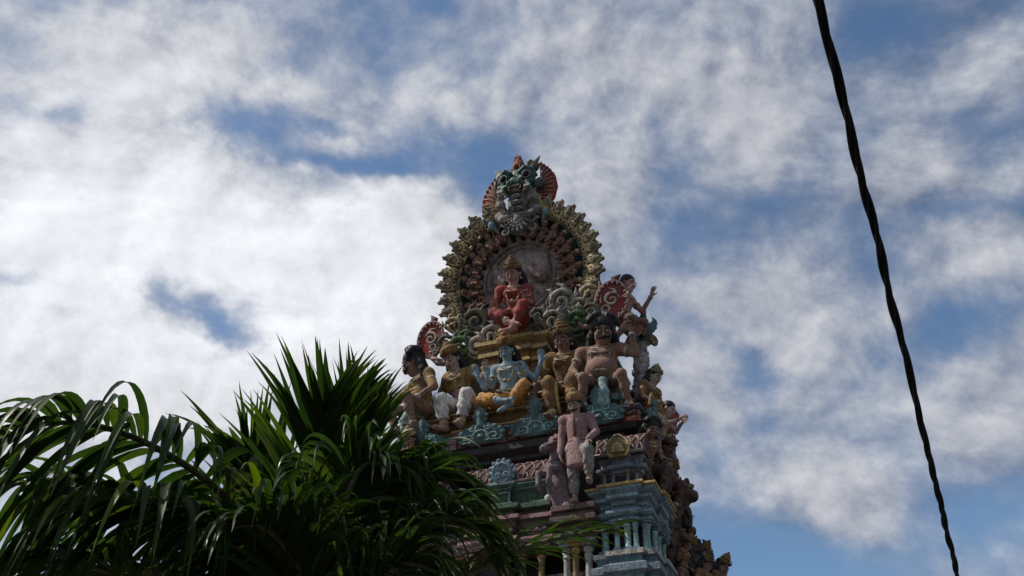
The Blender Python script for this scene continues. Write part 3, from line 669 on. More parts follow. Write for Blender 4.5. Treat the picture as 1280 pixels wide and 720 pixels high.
# corner mini shrines standing on the blue pavilions
for sx in (1, -1):
    xa, xb = (1.40, 1.98) if sx > 0 else (-1.98, -1.40); xc = (xa+xb)/2
    poly = [(xa, -.27), (xc-.14, -.27), (xc-.14, -.34), (xc+.14, -.34), (xc+.14, -.27), (xb, -.27), (xb, .45), (xa, .45)]
    sh = band('small_shrine', poly, [(-.03, 6.242), (-.03, 6.29), (-.07, 6.30), (-.07, 6.42), (-.03, 6.44), (-.03, 6.47), (.02, 6.49), (.02, 6.53), (-.03, 6.55), (-.03, 6.62), (.0, 6.64), (.0, 6.68), (-.05, 6.70)], ['lilac_grey', 'blue_grey', 'near_black'], mis=[0, 0, 2, 0, 0, 1, 1, 0, 1, 1, 1, 0])
    for x in (xa+.09, xc-.09, xc+.09, xb-.09): pillar(x, -.25 if abs(x-xc) > .2 else -.325, 6.30, 6.425, .026, 'lilac_grey', 'lilac_grey', 'shrine_post', sh)
    lattice_roof(xa-.02, xb+.02, -.32, .1, 6.68, 7.06, 6, sh); nasi(xc, -.385, 6.60, .14, .30, sh)
# central bay: green panel, lattice roof, medallion
cb = band('central_bay', [(-.78, -.26), (-.36, -.26), (-.36, -.32), (.30, -.32), (.30, -.26), (.78, -.26), (.78, .5), (-.78, .5)],
     [(.0, 6.242), (.0, 6.27), (-.06, 6.28), (-.06, 6.43), (-.01, 6.45), (-.01, 6.47), (.04, 6.49), (.04, 6.525), (-.05, 6.53)], ['leaf_green', 'teal', 'cream'], mis=[1, 0, 0, 1, 2, 1, 1, 0])
pb = MB()
for xx in (-.30, .24):
    pb.box((xx-.012, -.285, 6.285), (xx+.012, -.262, 6.425))
pb.box((-.30, -.285, 6.41), (.24, -.262, 6.425)); pb.build('panel_frame', ['aqua'], cb)
lattice_roof(-.78, .78, -.28, .12, 6.53, 6.93, 12, cb)
# ------------------------------------------------------------------ ledge with bands, platform, pedestal
pl3 = plan(1.86, DP+.1, [(0, .62, .05), (.62, 1.05, 0), (1.05, 1.86, .05)], [(0, .7, .05), (.7, 1.0, 0), (1.0, 1.8, .08), (1.8, 2.1, 0), (2.1, 2.7, .05)], .05)
band('ledge', pl3, [(-.30, 7.14), (-.28, 7.18), (-.06, 7.21), (-.06, 7.25), (-.02, 7.26), (-.02, 7.44), (.03, 7.46), (.03, 7.50), (-.06, 7.51)], ['near_black', 'red_orange', 'teal', 'blue_grey'], mis=[0, 0, 0, 3, 1, 3, 3, 2])  # underside coloured near-black, its shadow painted in
def ledge_blocks(p0, p1, nrmv, n):
    r2 = random.Random(int(p0[0]*100)+7)
    b = MB(); p0 = A(*p0); p1 = A(*p1); d = (p1-p0); Ld = np.linalg.norm(d); d = d/Ld; nv = A(*nrmv)
    for i in range(n):
        a = p0+d*(Ld*(i+.06)/n); c = p0+d*(Ld*(i+.94)/n)
        for z0, z1 in ((7.27, 7.345), (7.36, 7.435)):
            k = r2.choice([0, 0, 1, 2]); q = [a, c, c+nv*.022, a+nv*.022]
            b.add([(p[0], p[1], z) for z in (z0, z1) for p in q], [(0, 3, 2, 1), (4, 5, 6, 7), (0, 1, 5, 4), (1, 2, 6, 5), (2, 3, 7, 6), (3, 0, 4, 7)], k)
            m_ = (a+c)/2+nv*.026; w2 = Ld/n*.3
            b.tube([(m_+d*w2*math.cos(t))[:2].tolist()+[(z0+z1)/2+.016*math.sin(2*t)] for t in np.linspace(0, PI, 7)], .0075, 5, 3)
    return b.build('ledge_pattern', ['dusty_pink', 'maroon', 'red_orange', 'cream'], tower)
ledge_blocks((-1.9, -.03), (1.9, -.03), (0, -1), 21); ledge_blocks((1.89, -.03), (1.89, 2.7), (1, 0), 14)
pl4 = plan(1.66, DP-.2, [(0, .7, .06), (.7, 1.66, 0)], [(0, .6, 0), (.6, 1.8, .06), (1.8, 2.4, 0)], 0); pl4 = [(x, y+.10) for x, y in pl4]
band('platform', pl4, [(.03, 7.51), (.06, 7.55), (.06, 7.59), (-.02, 7.61), (-.02, 7.75), (.05, 7.77), (.05, 7.80), (.08, 7.82), (.08, 7.855), (-.1, 7.87)], ['brown_gold', 'yellow', 'ochre'], mis=[2, 1, 2, 0, 2, 1, 2, 1, 1])
pl5 = [(x*.93, y*.97+.38) for x, y in pl4]
band('stepped_base', pl5, [(.06, 7.87), (.06, 7.93), (.0, 7.95), (.0, 8.02), (.05, 8.04), (.05, 8.08), (-.03, 8.10), (-.03, 8.19), (.03, 8.21), (.03, 8.25), (-.06, 8.27), (-.06, 8.36), (0, 8.38), (0, 8.42), (-.15, 8.44)], ['near_black', 'cream', 'brown_gold', 'ochre'], mis=[0, 1, 0, 0, 1, 2, 0, 3, 1, 0, 0, 3, 1, 0])
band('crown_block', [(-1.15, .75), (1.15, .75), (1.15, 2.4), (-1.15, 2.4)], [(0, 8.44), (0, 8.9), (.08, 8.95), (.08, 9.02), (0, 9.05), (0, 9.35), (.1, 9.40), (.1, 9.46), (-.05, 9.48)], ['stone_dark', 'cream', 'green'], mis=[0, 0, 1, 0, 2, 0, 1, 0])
ped = band('pedestal', [(-.50, .42), (-.14, .42), (-.14, .38), (.22, .38), (.22, .42), (.46, .42), (.46, .95), (-.50, .95)],
     [(-.02, 7.87), (.03, 7.9), (.03, 7.98), (-.04, 8.0), (-.04, 8.50), (.0, 8.53), (.0, 8.60), (.035, 8.61), (.035, 8.66), (.01, 8.67), (.01, 8.76), (.055, 8.78), (.055, 8.84), (.02, 8.85), (.02, 8.95), (.075, 8.97), (.075, 9.05), (.045, 9.07), (.045, 9.13), (.115, 9.16), (.115, 9.235), (.02, 9.25)],
     ['brown_gold', 'yellow', 'ochre'], mis=[0, 1, 0, 0, 0, 1, 1, 2, 1, 0, 2, 1, 0, 0, 2, 1, 0, 2, 1, 1, 1])
for x in (-.44, -.18, .08, .34): pillar(x, .41, 8.0, 8.52, .04, 'ochre', 'brown_gold', 'pilaster', ped)
# vaulted crown behind the arch
b = MB(); V = []; n = 14
for y in (1.0, 2.25): V += [(1.0*math.sin(a), y, 10.25+1.0*math.cos(a)) for a in np.linspace(-2.2, 2.2, n)]
b.add(V, [(i, i+1, n+i+1, n+i) for i in range(n-1)]+[tuple(range(n)), tuple(range(n, 2*n))[::-1], (0, n-1, 2*n-1, n)], 0, False); b.build('vaulted_roof', ['stone'], tower)
# ------------------------------------------------------------------ ornaments
def TM(x, y, z, rz=0, rx=0, s=1., ry=0): return TW @ Matrix.Translation((x, y, z)) @ Matrix.Rotation(rad(rz), 4, 'Z') @ Matrix.Rotation(rad(rx), 4, 'X') @ Matrix.Rotation(rad(ry), 4, 'Y') @ Matrix.Scale(s, 4)
def LM(x, y, z, rz=0, rx=0, s=1., ry=0): return Matrix.Translation((x, y, z)) @ Matrix.Rotation(rad(rz), 4, 'Z') @ Matrix.Rotation(rad(rx), 4, 'X') @ Matrix.Rotation(rad(ry), 4, 'Y') @ Matrix.Scale(s, 4)
def plaque_mesh():
    s = Sdf((-.33, -.12, -.06), (.33, .08, .66), .0105)
    s.ell((0, .0, .15), (.235, .035, .135), k=.02); s.ell((0, 0, .05), (.26, .033, .075), k=.02)
    for i in range(9):
        a = rad(8+i*20.5); s.ell((.245*math.cos(a), 0, .10+.165*math.sin(a)), (.036, .034, .036), k=.012)
    s.cap((0, 0, .26), (0, 0, .40), .05, .045, .03); s.ell((0, 0, .44), (.072, .035, .085), k=.02); s.cap((0, 0, .5), (0, 0, .58), .03, .006, .02)
    for q in (-1, 1): s.ell((.07*q, 0, .40), .03, k=.01); s.ell((.05*q, 0, .34), .028, k=.01)
    s.cap((0, -.03, .40), (0, -.035, .48), .018, .010, .006)
    base = s.mesh(); s = Sdf((-.33, -.12, -.06), (.33, .08, .66), .0105)
    s.spiral((0, -.035, .10), .075, .085, -.3, .62, .013, .013, k=.004); s.ell((0, -.04, .095), (.03, .03, .03), k=.004)
    for q in (-1, 1):
        s.spiral((.145*q, -.035, .08), .065, .008, (PI if q > 0 else 0)+q*1.2, -1.3*q, .013, .009, k=.003)
        s.spiral((.09*q, -.035, .215), .045, .006, (PI if q > 0 else 0)-q*.6, 1.2*q, .012, .008, k=.003)
        s.cap((.05*q, -.035, .03), (.22*q, -.03, .02), .012, .010, .003)
    return base, s.mesh()
pm, pm2 = plaque_mesh()
for x, y, z, rz, sc_ in ((-1.12, -.09, 7.28, 0, .98), (-.25, -.09, 7.28, 0, 1.02), (.54, -.09, 7.28, 0, 1.02), (1.40, -.09, 7.28, 0, 1.0), (1.98, .30, 7.28, 90, .9), (1.99, 1.35, 7.28, 90, .9), (-1.98, .3, 7.28, -90, .9), (1.66, -.03, 7.62, 25, .36)):
    if 'plaque0' not in globals(): plaque0 = link('plaque', pm, ['aqua_dark'], tower); link('relief', pm2, ['aqua'], plaque0); o = plaque0
    else:
        o = plaque0.copy(); COL.objects.link(o); c2 = plaque0.children[0].copy(); COL.objects.link(c2); c2.parent = o
    o.matrix_local = LM(x, y, z, rz, 12, sc_) @ Matrix.Diagonal((1.28, 1, .93, 1))
s = Sdf((-.24, -.1, -.24), (.24, .06, .24), .0105)
s.ell((0, 0, 0), (.165, .03, .165), k=.02)
for i in range(14): a = 2*PI*i/14; s.ell((.165*math.cos(a), 0, .165*math.sin(a)), .028, k=.01)
for i in range(3):
    a = PI/2+i*2*PI/3; s.spiral((.07*math.cos(a), -.032, .07*math.sin(a)), .045, .008, a, 1.2, .012, .009, k=.003)
s.chain([(.122*math.cos(a), -.03, .122*math.sin(a)) for a in np.linspace(0, 2*PI, 25)], .010, .003)
md = s.build('medallion', ['blue_light'], tower); md.matrix_local = LM(.15, -.31, 6.68, 0, 14)
tower_extra = []
# flame leaf ---------------------------------------------------------
def flame_meshes(vox=.0105):
    s = Sdf((-.17, -.1, -.05), (.19, .07, .42), vox)      # backing leaf
    s.ell((0, 0, .13), (.115, .028, .14), k=.03); s.chain([(0, 0, .20), (.015, 0, .26), (.00, 0, .30), (-.03, 0, .335)], [.07, .045, .024, .006], .03)
    for i, (x, z) in enumerate(((-.105, .10), (-.10, .17), (-.085, .235), (.105, .08), (.108, .15), (.095, .215), (.07, .265))): s.ell((x, 0, z), (.022, .022, .026), k=.015)
    leaf = s.mesh()
    s = Sdf((-.17, -.1, -.05), (.19, .07, .42), vox)      # curl
    s.spiral((.005, -.032, .15), .072, .008, -2.2, 1.55, .019, .013, n=30, k=.003, yy=.02)
    s.ell((.005, -.045, .15), .022, k=.004)
    s.chain([(-.05, -.03, .05), (-.075, -.03, .12), (-.07, -.03, .20), (-.03, -.03, .27), (-.035, -.02, .34)], [.012, .013, .013, .012, .006], .004)
    s.chain([(.05, -.03, .03), (.088, -.03, .10), (.085, -.03, .19), (.045, -.03, .26)], [.012, .012, .012, .008], .004)
    for k in range(4): s.ell((.0, -.03, .255+.027*k), (.020, .016, .011), k=.003)
    for i in range(7): a = -2.3+i*.75; s.ell((.005+.098*math.cos(a), -.028, .15+.105*math.sin(a)), (.018, .016, .018), k=.004)
    curl = s.mesh(); return leaf, curl
lf, cu = flame_meshes()
arch = thing('ornate_arch', 'large round ornamental arch rimmed with gold flame curls behind the red-robed figure', 'arch', TM(0, .70, 10.62, 0, 14))
AR = 1.0
def polar(r, a, y=0): return Vector((r*math.sin(a), y, r*math.cos(a)))     # a clockwise from the top
# backing plate (bowl shaped), teal inside
b = MB(); n = 56; rings = [(.55, .05), (.95, .06), (1.14, .0), (1.23, -.08), (1.27, -.10), (1.27, .10), (.6, .26)]
V = [polar(r, 2*PI*k/n, y) for r, y in rings for k in range(n)]
F = [(i*n+k, i*n+(k+1) % n, (i+1)*n+(k+1) % n, (i+1)*n+k) for i in range(len(rings)-1) for k in range(n)]; F.append(tuple((len(rings)-1)*n+k for k in range(n)))
b.add(V, F, 0, True); b.build('arch_plate', ['teal'], arch)
s = Sdf((-.98, -.20, -.98), (.98, .14, .98), .016)
s.ell((0, .03, 0), (.72, .07, .72), k=.02)
s.chain([polar(.66, a, -.03) for a in np.linspace(0, 2*PI, 49)], .028, .01)
s.chain([polar(.55, a, -.04) for a in np.linspace(0, 2*PI, 49)], .016, .01)
for i in range(26):
    a = 2*PI*i/26; s.cap(polar(.70, a, -.01), polar(.88, a, -.05), .055, .045, .015); s.cap(polar(.74, a, -.07), polar(.86, a, -.10), .018, .024, .008)
s.ell((0, -.02, 0), (.50, .06, .50), k=.01)
s.build('halo_disc', ['halo_stone'], arch)
b = MB(); nb = 96
for rr, yy, t0 in ((1.10, -.12, .024), (.90, -.08, .014), (1.275, -.12, .020)):
    b.tube([polar(rr, 2*PI*i/nb, yy) for i in range(nb+1)], [t0*(1+.45*(i % 2)) for i in range(nb+1)], 8)
b.build('beaded_rim', 'gold', arch)
# streaming sleeves painted on the disc
for q in (-1, 1):
    s = Sdf((-.75, -.2, -.7), (.75, .12, .75), .016)
    s.chain([(.18*q, -.06, .10), (.32*q, -.06, -.02), (.42*q, -.05, .08), (.46*q, -.05, .32)], [.12, .13, .085, .040], .06)
    for k in range(5): s.chain([(.26*q+.05*k*q, -.15+.015*k, -.16), (.30*q+.05*k*q, -.15+.015*k, .0), (.36*q+.03*k*q, -.11, .2)], .014, .01)
    s.ell((.50*q, -.10, .42), (.045, .03, .05), k=.02)
    for k in range(4): s.cap((.50*q-.035+.022*k, -.10, .44), (.50*q-.045+.028*k, -.11, .52), .012, .009, .004)
    s.build('painted_sleeve', ['faded_pink'], arch)
fl0 = None
angs = [rad(-a) for a in (20, 33, 46, 58.5, 71, 83.5, 96, 108.5, 121, 134)] + [rad(a) for a in (20, 31, 42, 53, 63.5, 74, 84.5, 95, 105, 115.5, 126, 137)]
angs = [rad(-a) for a in (19, 31, 42.5, 54, 65, 76, 87, 98, 109, 120, 131, 142)] + [rad(a) for a in (19, 28.5, 38, 47, 56, 65, 74, 83, 92, 101, 110, 119, 128, 137)]
for i, a in enumerate(angs):
    p = polar(1.07, a, -.16); tilt = 14
    if fl0 is None:
        fl0 = link('flame_leaf', lf, ['olive'], arch); c = link('gold_curl', cu, ['gold'], fl0); o = fl0
    else:
        o = fl0.copy(); COL.objects.link(o); c2 = fl0.children[0].copy(); COL.objects.link(c2); c2.parent = o
    sz = (1.18 if a < 0 else 1.16)*random.uniform(.93, 1.07)
    o.matrix_local = Matrix.Translation(p) @ Matrix.Rotation(a, 4, 'Y') @ Matrix.Rotation(rad(tilt), 4, 'X') @ Matrix.Diagonal(((-1 if a > 0 else 1)*sz, sz, sz, 1)) @ Matrix.Rotation(rad(random.uniform(-5, 5)), 4, 'Y')
# lower foliage scrolls of the arch
def scroll(x, z, q, sz, y=-.14, mat='olive', par=arch, t=.05, name='foliage_scroll'):
    s = Sdf((-.30, -.12, -.30), (.30, .1, .36), .013)
    s.spiral((0, 0, 0), .19, .02, 2.4 if q > 0 else PI-2.4, -1.5*q, t, t*.45, n=34, k=.006, yy=.05)
    s.spiral((.02*q, .0, .02), .235, .19, -2.0 if q > 0 else PI+2.0, .45*q, .03, .012, k=.006)
    s.chain([(-.1*q, .0, .14), (-.06*q, 0, .25), (.04*q, 0, .31)], [.05, .035, .008], .01); s.chain([(.10*q, .0, .14), (.14*q, 0, .22), (.22*q, 0, .25)], [.045, .03, .006], .01)
    s.chain([(-.17*q, 0, .02), (-.24*q, 0, .10), (-.25*q, 0, .20)], [.045, .03, .006], .01)
    o = s.build(name, [mat], par); o.matrix_local = LM(x, y, z, 0, 10, sz); return o
for x, z, q, sz, mt in ((-.72, -.72, 1, .95, 'olive'), (-.50, -1.02, -1, .8, 'cream'), (-.92, -1.0, -1, .75, 'green'), (.70, -.70, -1, .95, 'stone'), (.98, -.86, 1, .75, 'cream'), (.55, -.98, 1, .8, 'cream'), (.85, -1.12, 1, .7, 'green'), (-1.12, -.72, 1, .7, 'gold'), (1.14, -.66, -1, .7, 'gold'), (-.28, -.86, -1, .5, 'stone'), (.32, -.84, 1, .6, 'stone')):
    scroll(x, z, q, sz*1.1, -.32, mt)
for x, z, q, sz, mt in ((-.95, -1.18, 1, .8, 'green'), (-.66, -1.22, -1, .7, 'cream'), (-1.2, -1.05, -1, .55, 'olive'), (.95, -1.16, -1, .8, 'green'), (.70, -1.28, 1, .7, 'olive'), (1.2, -1.02, 1, .55, 'olive'), (-.2, -1.12, 1, .5, 'gold'), (.1, -1.12, -1, .5, 'stone'), (.36, -1.16, 1, .55, 'olive')):
    scroll(x, z, q, sz*1.15, -.50, mt)
# cherub-like small attendants round the disc -------------------------
def cherub(mat, seed):
    r2 = random.Random(seed); s = Sdf((-.2, -.22, -.12), (.2, .14, .42), .0115)
    s.ell((0, 0, .05), (.085, .07, .08), k=.03); s.ell((0, -.02, .14), (.07, .06, .08), k=.04)
    s.ell((0, -.03, .27), (.058, .06, .066), k=.01); s.ell((0, -.092, .262), (.012, .014, .014), k=.006)
    for q in (-1, 1):
        s.ell((.022*q, -.088, .282), (.015, .012, .009), k=.005, cut=True); s.ell((.033*q, -.075, .25), (.018, .016, .016), k=.008); s.ell((.060*q, -.02, .27), (.012, .014, .02), k=.004)
        up = r2.random() < .5; e = A(.125*q, -.04, .13); h = A(.11*q, -.10, .24 if up else .05)
        s.cap((.07*q, -.02, .19), e, .03, .024, .015); s.cap(e, h, .024, .017, .01); s.ell(h+A(0, -.01, .01), .024, k=.01)
        k = A(.09*q, -.13, .03); s.cap((.04*q, -.01, .03), k, .042, .034, .02); s.cap(k, k+A(-.03*q, -.02, -.10), .034, .022, .01); s.ell(k+A(-.03*q, -.045, -.105), (.022, .035, .016), k=.008)
    s.ell((0, -.075, .235), (.020, .012, .006), k=.003, cut=True)
    body = s.mesh(); t = MB(); t.lathe([(.060, .0), (.068, .012), (.064, .03), (.045, .04), (.05, .055), (.03, .075), (.012, .08), (.002, .10)], (0, -.015, .305), 16); return body, t
CH = {}
for i, (mt, sd) in enumerate((('terracotta', 1), ('skin_brown', 2))):
    me, t = cherub(mt, sd)
    o = thing('attendant_figurine', 'x', 'figurine'); c = link('body', me, [mt], o); t.build('headdress', ['ochre' if i else 'gold'], o); CH[i] = o
names_ch = ['brown-gold', 'terracotta']
k = 0; LW = ['first', 'second', 'third', 'fourth', 'fifth', 'sixth', 'seventh', 'eighth']
for side, lst in ((-1, (20, 32, 44, 56, 69, 82, 96, 112)), (1, (20, 31, 43, 55, 67, 80, 94, 110))):
    for j, a in enumerate(lst):
        for row, rr in ((0, .90),):
            src = CH[(j+(side > 0)) % 2]
            if (j+(side > 0)) % 2 not in globals().setdefault('_usedc', set()): _usedc.add((j+(side > 0)) % 2); o = src
            else: o = copy_tree(src)
            aa = rad(a)*side; p = polar(rr, aa, -.10)
            o.matrix_world = TM(0, .70, 10.62, 0, 14) @ Matrix.Translation(p) @ Matrix.Rotation(aa*.75, 4, 'Y') @ Matrix.Rotation(rad(-12*side), 4, 'Z') @ Matrix.Translation((0, 0, -.16)) @ Matrix.Scale(random.uniform(.80, .92), 4)
            tag(o, '%s small brown seated figurine counted down the %s side of the round arch' % (LW[j], 'left' if side < 0 else 'right'), 'figurine', 'small attendant figurines round the arch')
# red scroll shields ----------------------------------------------------
def red_shield(label, x, y, z, q, sz, rot, yawz=0):
    root = thing('scroll_shield', label, 'ornament', TM(x, y, z, yawz, 8, sz, rot), 'red scroll shields beside the arch')
    out = []
    for t in np.linspace(0, 2*PI, 40, endpoint=False):
        r = .30*(1+.18*math.cos(t-.9)); out.append((q*r*.80*math.sin(t), r*1.12*math.cos(t)))
    b = MB(); b.prism(out, -.03, .05); b.build('shield_plate', 'red', root, bevel=.01)
    b = MB(); pts = [(x_*1.0, -.035, z_) for x_, z_ in out]; b.tube(pts+[pts[0], pts[1]], .024, 8, 0)
    for i in range(0, 40, 2):
        x_, z_ = out[i]; b.tube([(x_*.95, -.05, z_*.95), (x_*.84, -.045, z_*.84)], [.016, .010], 6, 1)
    b.build('shield_rim', ['dusty_pink', 'cream'], root)
    s = Sdf((-.3, -.1, -.32), (.3, .04, .32), .011)
    s.spiral((.03*q, -.035, .05), .12, .02, 1.2 if q > 0 else PI-1.2, 1.35*q, .026, .012, k=.004); s.spiral((-.02*q, -.035, -.12), .09, .02, -1.2 if q > 0 else PI+1.2, -1.2*q, .022, .010, k=.004)
    s.chain([(.14*q, -.035, .10), (.05*q, -.035, .22), (-.06*q, -.035, .25)], [.012, .022, .006]); s.chain([(-.13*q, -.035, -.02), (-.15*q, -.035, .12)], [.020, .006])
    s.build('white_scroll', 'cream', root)
    b = MB(); b.tube([(q*-.05, 0, -.30), (q*-.16, -.02, -.42), (q*-.34, -.02, -.46), (q*-.42, -.02, -.38)], [.06, .055, .04, .01], 8); b.tube([(q*-.02, -.04, -.33), (q*-.16, -.06, -.36), (q*-.3, -.06, -.40)], [.03, .025, .01], 8); b.build('shield_tail', 'pink', root)
    b = MB(); b.tube([(q*.05, 0, .33), (q*.02, 0, .44), (q*.10, 0, .53)], [.09, .07, .005], 8, flat=.5); b.build('tip', 'maroon', root)
    return root
red_shield('red scroll shield behind the black-haired figure at the far left of the platform', -1.44, .50, 9.58, -1, .92, 6)
red_shield('red scroll shield beside the bare-chested figure at the right of the arch', 1.47, .50, 9.62, 1, .98, 12, 10)
# monster mask on top -------------------------------------------------
mk = thing('monster_mask', 'green bulging-eyed monster face with red wings crowning the arch', 'sculpture', TM(.09, .24, 12.16, 0, 8, .88) @ Matrix.Diagonal((.93, 1, 1.04, 1)))
s = Sdf((-.62, -.50, -.42), (.62, .30, .62), .0125)
s.ell((0, .02, .12), (.38, .24, .24), k=.05)
for q in (-1, 1):
    s.ell((.24*q, -.12, .20), (.165, .15, .15), k=.03); s.ell((.24*q, -.25, .17), (.095, .09, .09), k=.01, cut=True)
    s.chain([(.10*q, -.22, .28), (.22*q, -.24, .335), (.36*q, -.18, .30), (.42*q, -.10, .20)], [.045, .05, .045, .03], .02)
    s.ell((.09*q, -.30, .0), (.085, .07, .06), k=.03); s.ell((.30*q, -.12, .02), (.15, .14, .07), k=.04)
    s.chain([(.05*q, -.28, -.06), (.2*q, -.27, -.04), (.34*q, -.20, .0)], [.04, .045, .03], .02)
    s.ell((.07*q, -.35, .0), (.025, .03, .02), k=.01, cut=True)
s.ell((0, -.26, .05), (.10, .10, .09), k=.04)
for x in (-.09, -.03, .03, .09): s.cap((x, -.20, .14), (x*1.3, -.10, .40), .030, .032, .008)
s.ell((0, -.06, .28), (.15, .12, .17), k=.03)
s.build('face', ['dark_green'], mk)
for q in (-1, 1):
    b = MB(); T = Matrix.Translation((.245*q, -.255, .165)) @ Matrix.Rotation(rad(10*q), 4, 'Z')
    b.lathe([(.002, -.075), (.04, -.065), (.068, -.03), (.075, 0), (.06, .04)], (0, 0, 0), 18, 0, mat=T @ Matrix.Rotation(-PI/2, 4, 'X') @ Matrix.Scale(1, 4))
    b2 = MB(); b2.tube([T @ Vector((.082*math.sin(t), -.01, .085*math.cos(t))) for t in np.linspace(0, 2*PI, 25)], .009, 6); e = b2.build('eye_ring', 'cream', mk); b.build('eye', 'black', mk)
b = MB()
for q in (-1, 1):
    for i in range(8):
        t = i/7; a = rad(-160+t*320); b.tube([(.215*q+.115*math.sin(a)*1.0, -.26, -.13+.085*math.cos(a)), (.215*q+.15*math.sin(a), -.245, -.13+.115*math.cos(a))], [.022, .010], 6)
for x in np.linspace(-.1, .1, 5): b.tube([(x, -.33, -.07), (x*1.1, -.32, -.13)], [.02, .012], 6)
b.tube([(.36*math.sin(u), -.27+.05*abs(math.sin(u)), -.085-.0*u) for u in np.linspace(-1.2, 1.2, 9)], .016, 6); b.build('lip_fringe', 'ochre', mk)
b = MB()
for q in (-1, 1): b.tube([(.215*q+.10*math.sin(t), -.29, -.12+.075*math.cos(t)) for t in np.linspace(-1.9, 1.9, 12)], .016, 6)
b.tube([(-.215, -.30, -.045), (0, -.31, -.075), (.215, -.30, -.045)], .014, 6); b.build('white_lip', 'white', mk)
for q in (-1, 1):                                                   # fists and forearms
    s = Sdf((-.62, -.5, -.9), (.62, .25, .1), .0125)
    s.chain([(.32*q, -.06, -.46), (.38*q, -.16, -.34), (.31*q, -.28, -.20)], [.09, .09, .055], .03); s.ell((.33*q, -.2, -.36), (.09, .09, .08), k=.02); s.chain([(.27*q+.085*math.cos(t), -.28+.07*math.sin(t), -.235) for t in np.linspace(0, 2*PI, 13)], .018, .006); s.ell((.29*q, -.29, -.17), (.075, .065, .06), k=.02)
    for i in range(4): s.cap((.24*q+.035*i*q, -.34, -.14), (.24*q+.033*i*q, -.37, -.20), .022, .018, .005)
    s.chain([(.30*q, -.05, -.50), (.42*q, -.1, -.56), (.33*q, -.18, -.66), (.20*q, -.16, -.62)], [.10, .09, .06, .04], .03)
    s.build('arm', ['halo_stone' if q < 0 else 'beard_stone'], mk)
s = Sdf((-.68, -.5, -1.25), (.68, .30, -.05), .0135)
s.ell((0, -.05, -.30), (.25, .14, .30), k=.04); s.ell((0, .02, -.62), (.34, .14, .34), k=.05)
for i in range(6): z = -.12-.13*i; w_ = .10+.012*i; s.ell((0, -.24+.015*i, z), (w_, .05, .055), k=.012); s.ell((0, -.285+.015*i, z-.01), (w_*.35, .025, .02), k=.006)
for rr in (.12, .19, .26):
    for t in np.linspace(-1.5, 1.5, 9 if rr > .15 else 7): s.ell((rr*math.sin(t), -.20, -.72-rr*math.cos(t)), (.035, .04, .035), k=.010)
s.ell((0, -.2, -.74), (.08, .06, .08), k=.01)
for q in (-1, 1): s.spiral((.30*q, -.12, -.72), .11, .02, PI/2, 1.3*q, .03, .015, k=.008)
for q in (-1, 1):
    s.spiral((.40*q, -.10, -.62), .12, .02, -PI/2, -1.2*q, .035, .015, k=.008); s.spiral((.30*q, -.10, -.90), .11, .02, PI/2, 1.2*q, .035, .015, k=.008)
s.build('stone_beard', ['beard_stone'], mk)
for q in (-1, 1):                                                   # wings
    out = [(.0, -.46), (.10, -.42), (.22, -.28), (.28, -.08), (.25, .14), (.15, .30), (.02, .42), (-.02, .40), (.02, .26), (.0, .12), (-.08, -.0), (-.14, -.16), (-.12, -.36)]
    W = LM(.50*q, -.02, .0 if q > 0 else -.14, 10*q, 0, 1.12 if q > 0 else 1.20)
    b = MB(); b.prism([(q*x, z) for x, z in out], -.03, .04, mat=W); wo = b.build('wing', 'red_orange', mk, bevel=.01)
    b = MB()
    for i in range(13):
        t = i/12; e = [Vector((q*x, -.035, z)) for x, z in out[1:8]]; u = t*5.98; j = int(u); f_ = u-j; pe = e[j]*(1-f_)+e[j+1]*f_
        p0 = Vector((-q*.09*(1-t)+q*.0, -.04, -.30+.52*t)); b.tube([W @ p for p in (p0, (p0+pe)/2+Vector((0, -.02, .02)), pe*.97)], [.010, .012, .007], 5)
    b.build('feather_rib', 'pink' if q > 0 else 'cream', wo)
    b = MB()
    for i in range(14):
        u = i/13*5.98; j = int(u); f_ = u-j; pe = e[j]*(1-f_)+e[j+1]*f_; b.tube([W @ (pe*.98), W @ (pe*1.05+Vector((0, 0, .02)))], [.02, .008], 6)
    b.tube([W @ (p*1.0) for p in [Vector((q*x, -.02, z)) for x, z in out[1:8]]], .022, 6); b.build('wing_edge', 'red', wo)
b = MB(); b.lathe([(.002, -.03), (.10, -.02), (.115, .01), (.10, .03)], (0, 0, 0), 20, 0, mat=Matrix.Translation((.50, -.16, -.03)) @ Matrix.Rotation(PI/2, 4, 'X')); b.build('boss', 'grey_blue_dark', mk)
s = Sdf((-.16, -.15, .30), (.16, .1, .92), .011); s.ell((0, 0, .53), (.125, .06, .13), k=.02); s.cap((0, 0, .60), (-.01, 0, .80), .07, .008, .04)
for i in range(7):
    for q in (-1, 1): s.ell((q*(.115-.013*i*(i > 1)), -.01, .50+.04*i), (.022, .03, .018), k=.006)
fo = s.build('crest_flame', ['red_orange'], mk); fo.matrix_local = LM(0, 0, -.17, 0, 0, 1.3)
b = MB(); b.tube([(.055*math.sin(t), -.065, .52+.06*math.cos(t)) for t in np.linspace(0, 2*PI, 17)], .014, 6, 0); b.tube([(0, -.05, .52), (0, -.085, .52)], [.03, .01], 8, 1); b.build('crest_ring', ['brown_gold', 'black'], fo)
for q in (-1, 1):
    s = Sdf((-.2, -.12, -.2), (.2, .12, .25), .0115); s.ell((0, 0, 0), (.10, .07, .085), k=.02); s.cap((.03*q, 0, .04), (.13*q, 0, .16), .045, .006, .02); s.cap((-.05*q, 0, .05), (-.10*q, 0, .12), .04, .01, .02)
    s.spiral((0, -.06, 0), .065, .01, PI/2, 1.3*q, .018, .01, k=.004)
    c = s.build('ear_curl', ['cream' if q < 0 else 'olive'], mk); c.matrix_local = LM(.33*q-(0 if q > 0 else .03), -.04, .46 if q > 0 else .38, 0, 0, 1.4)
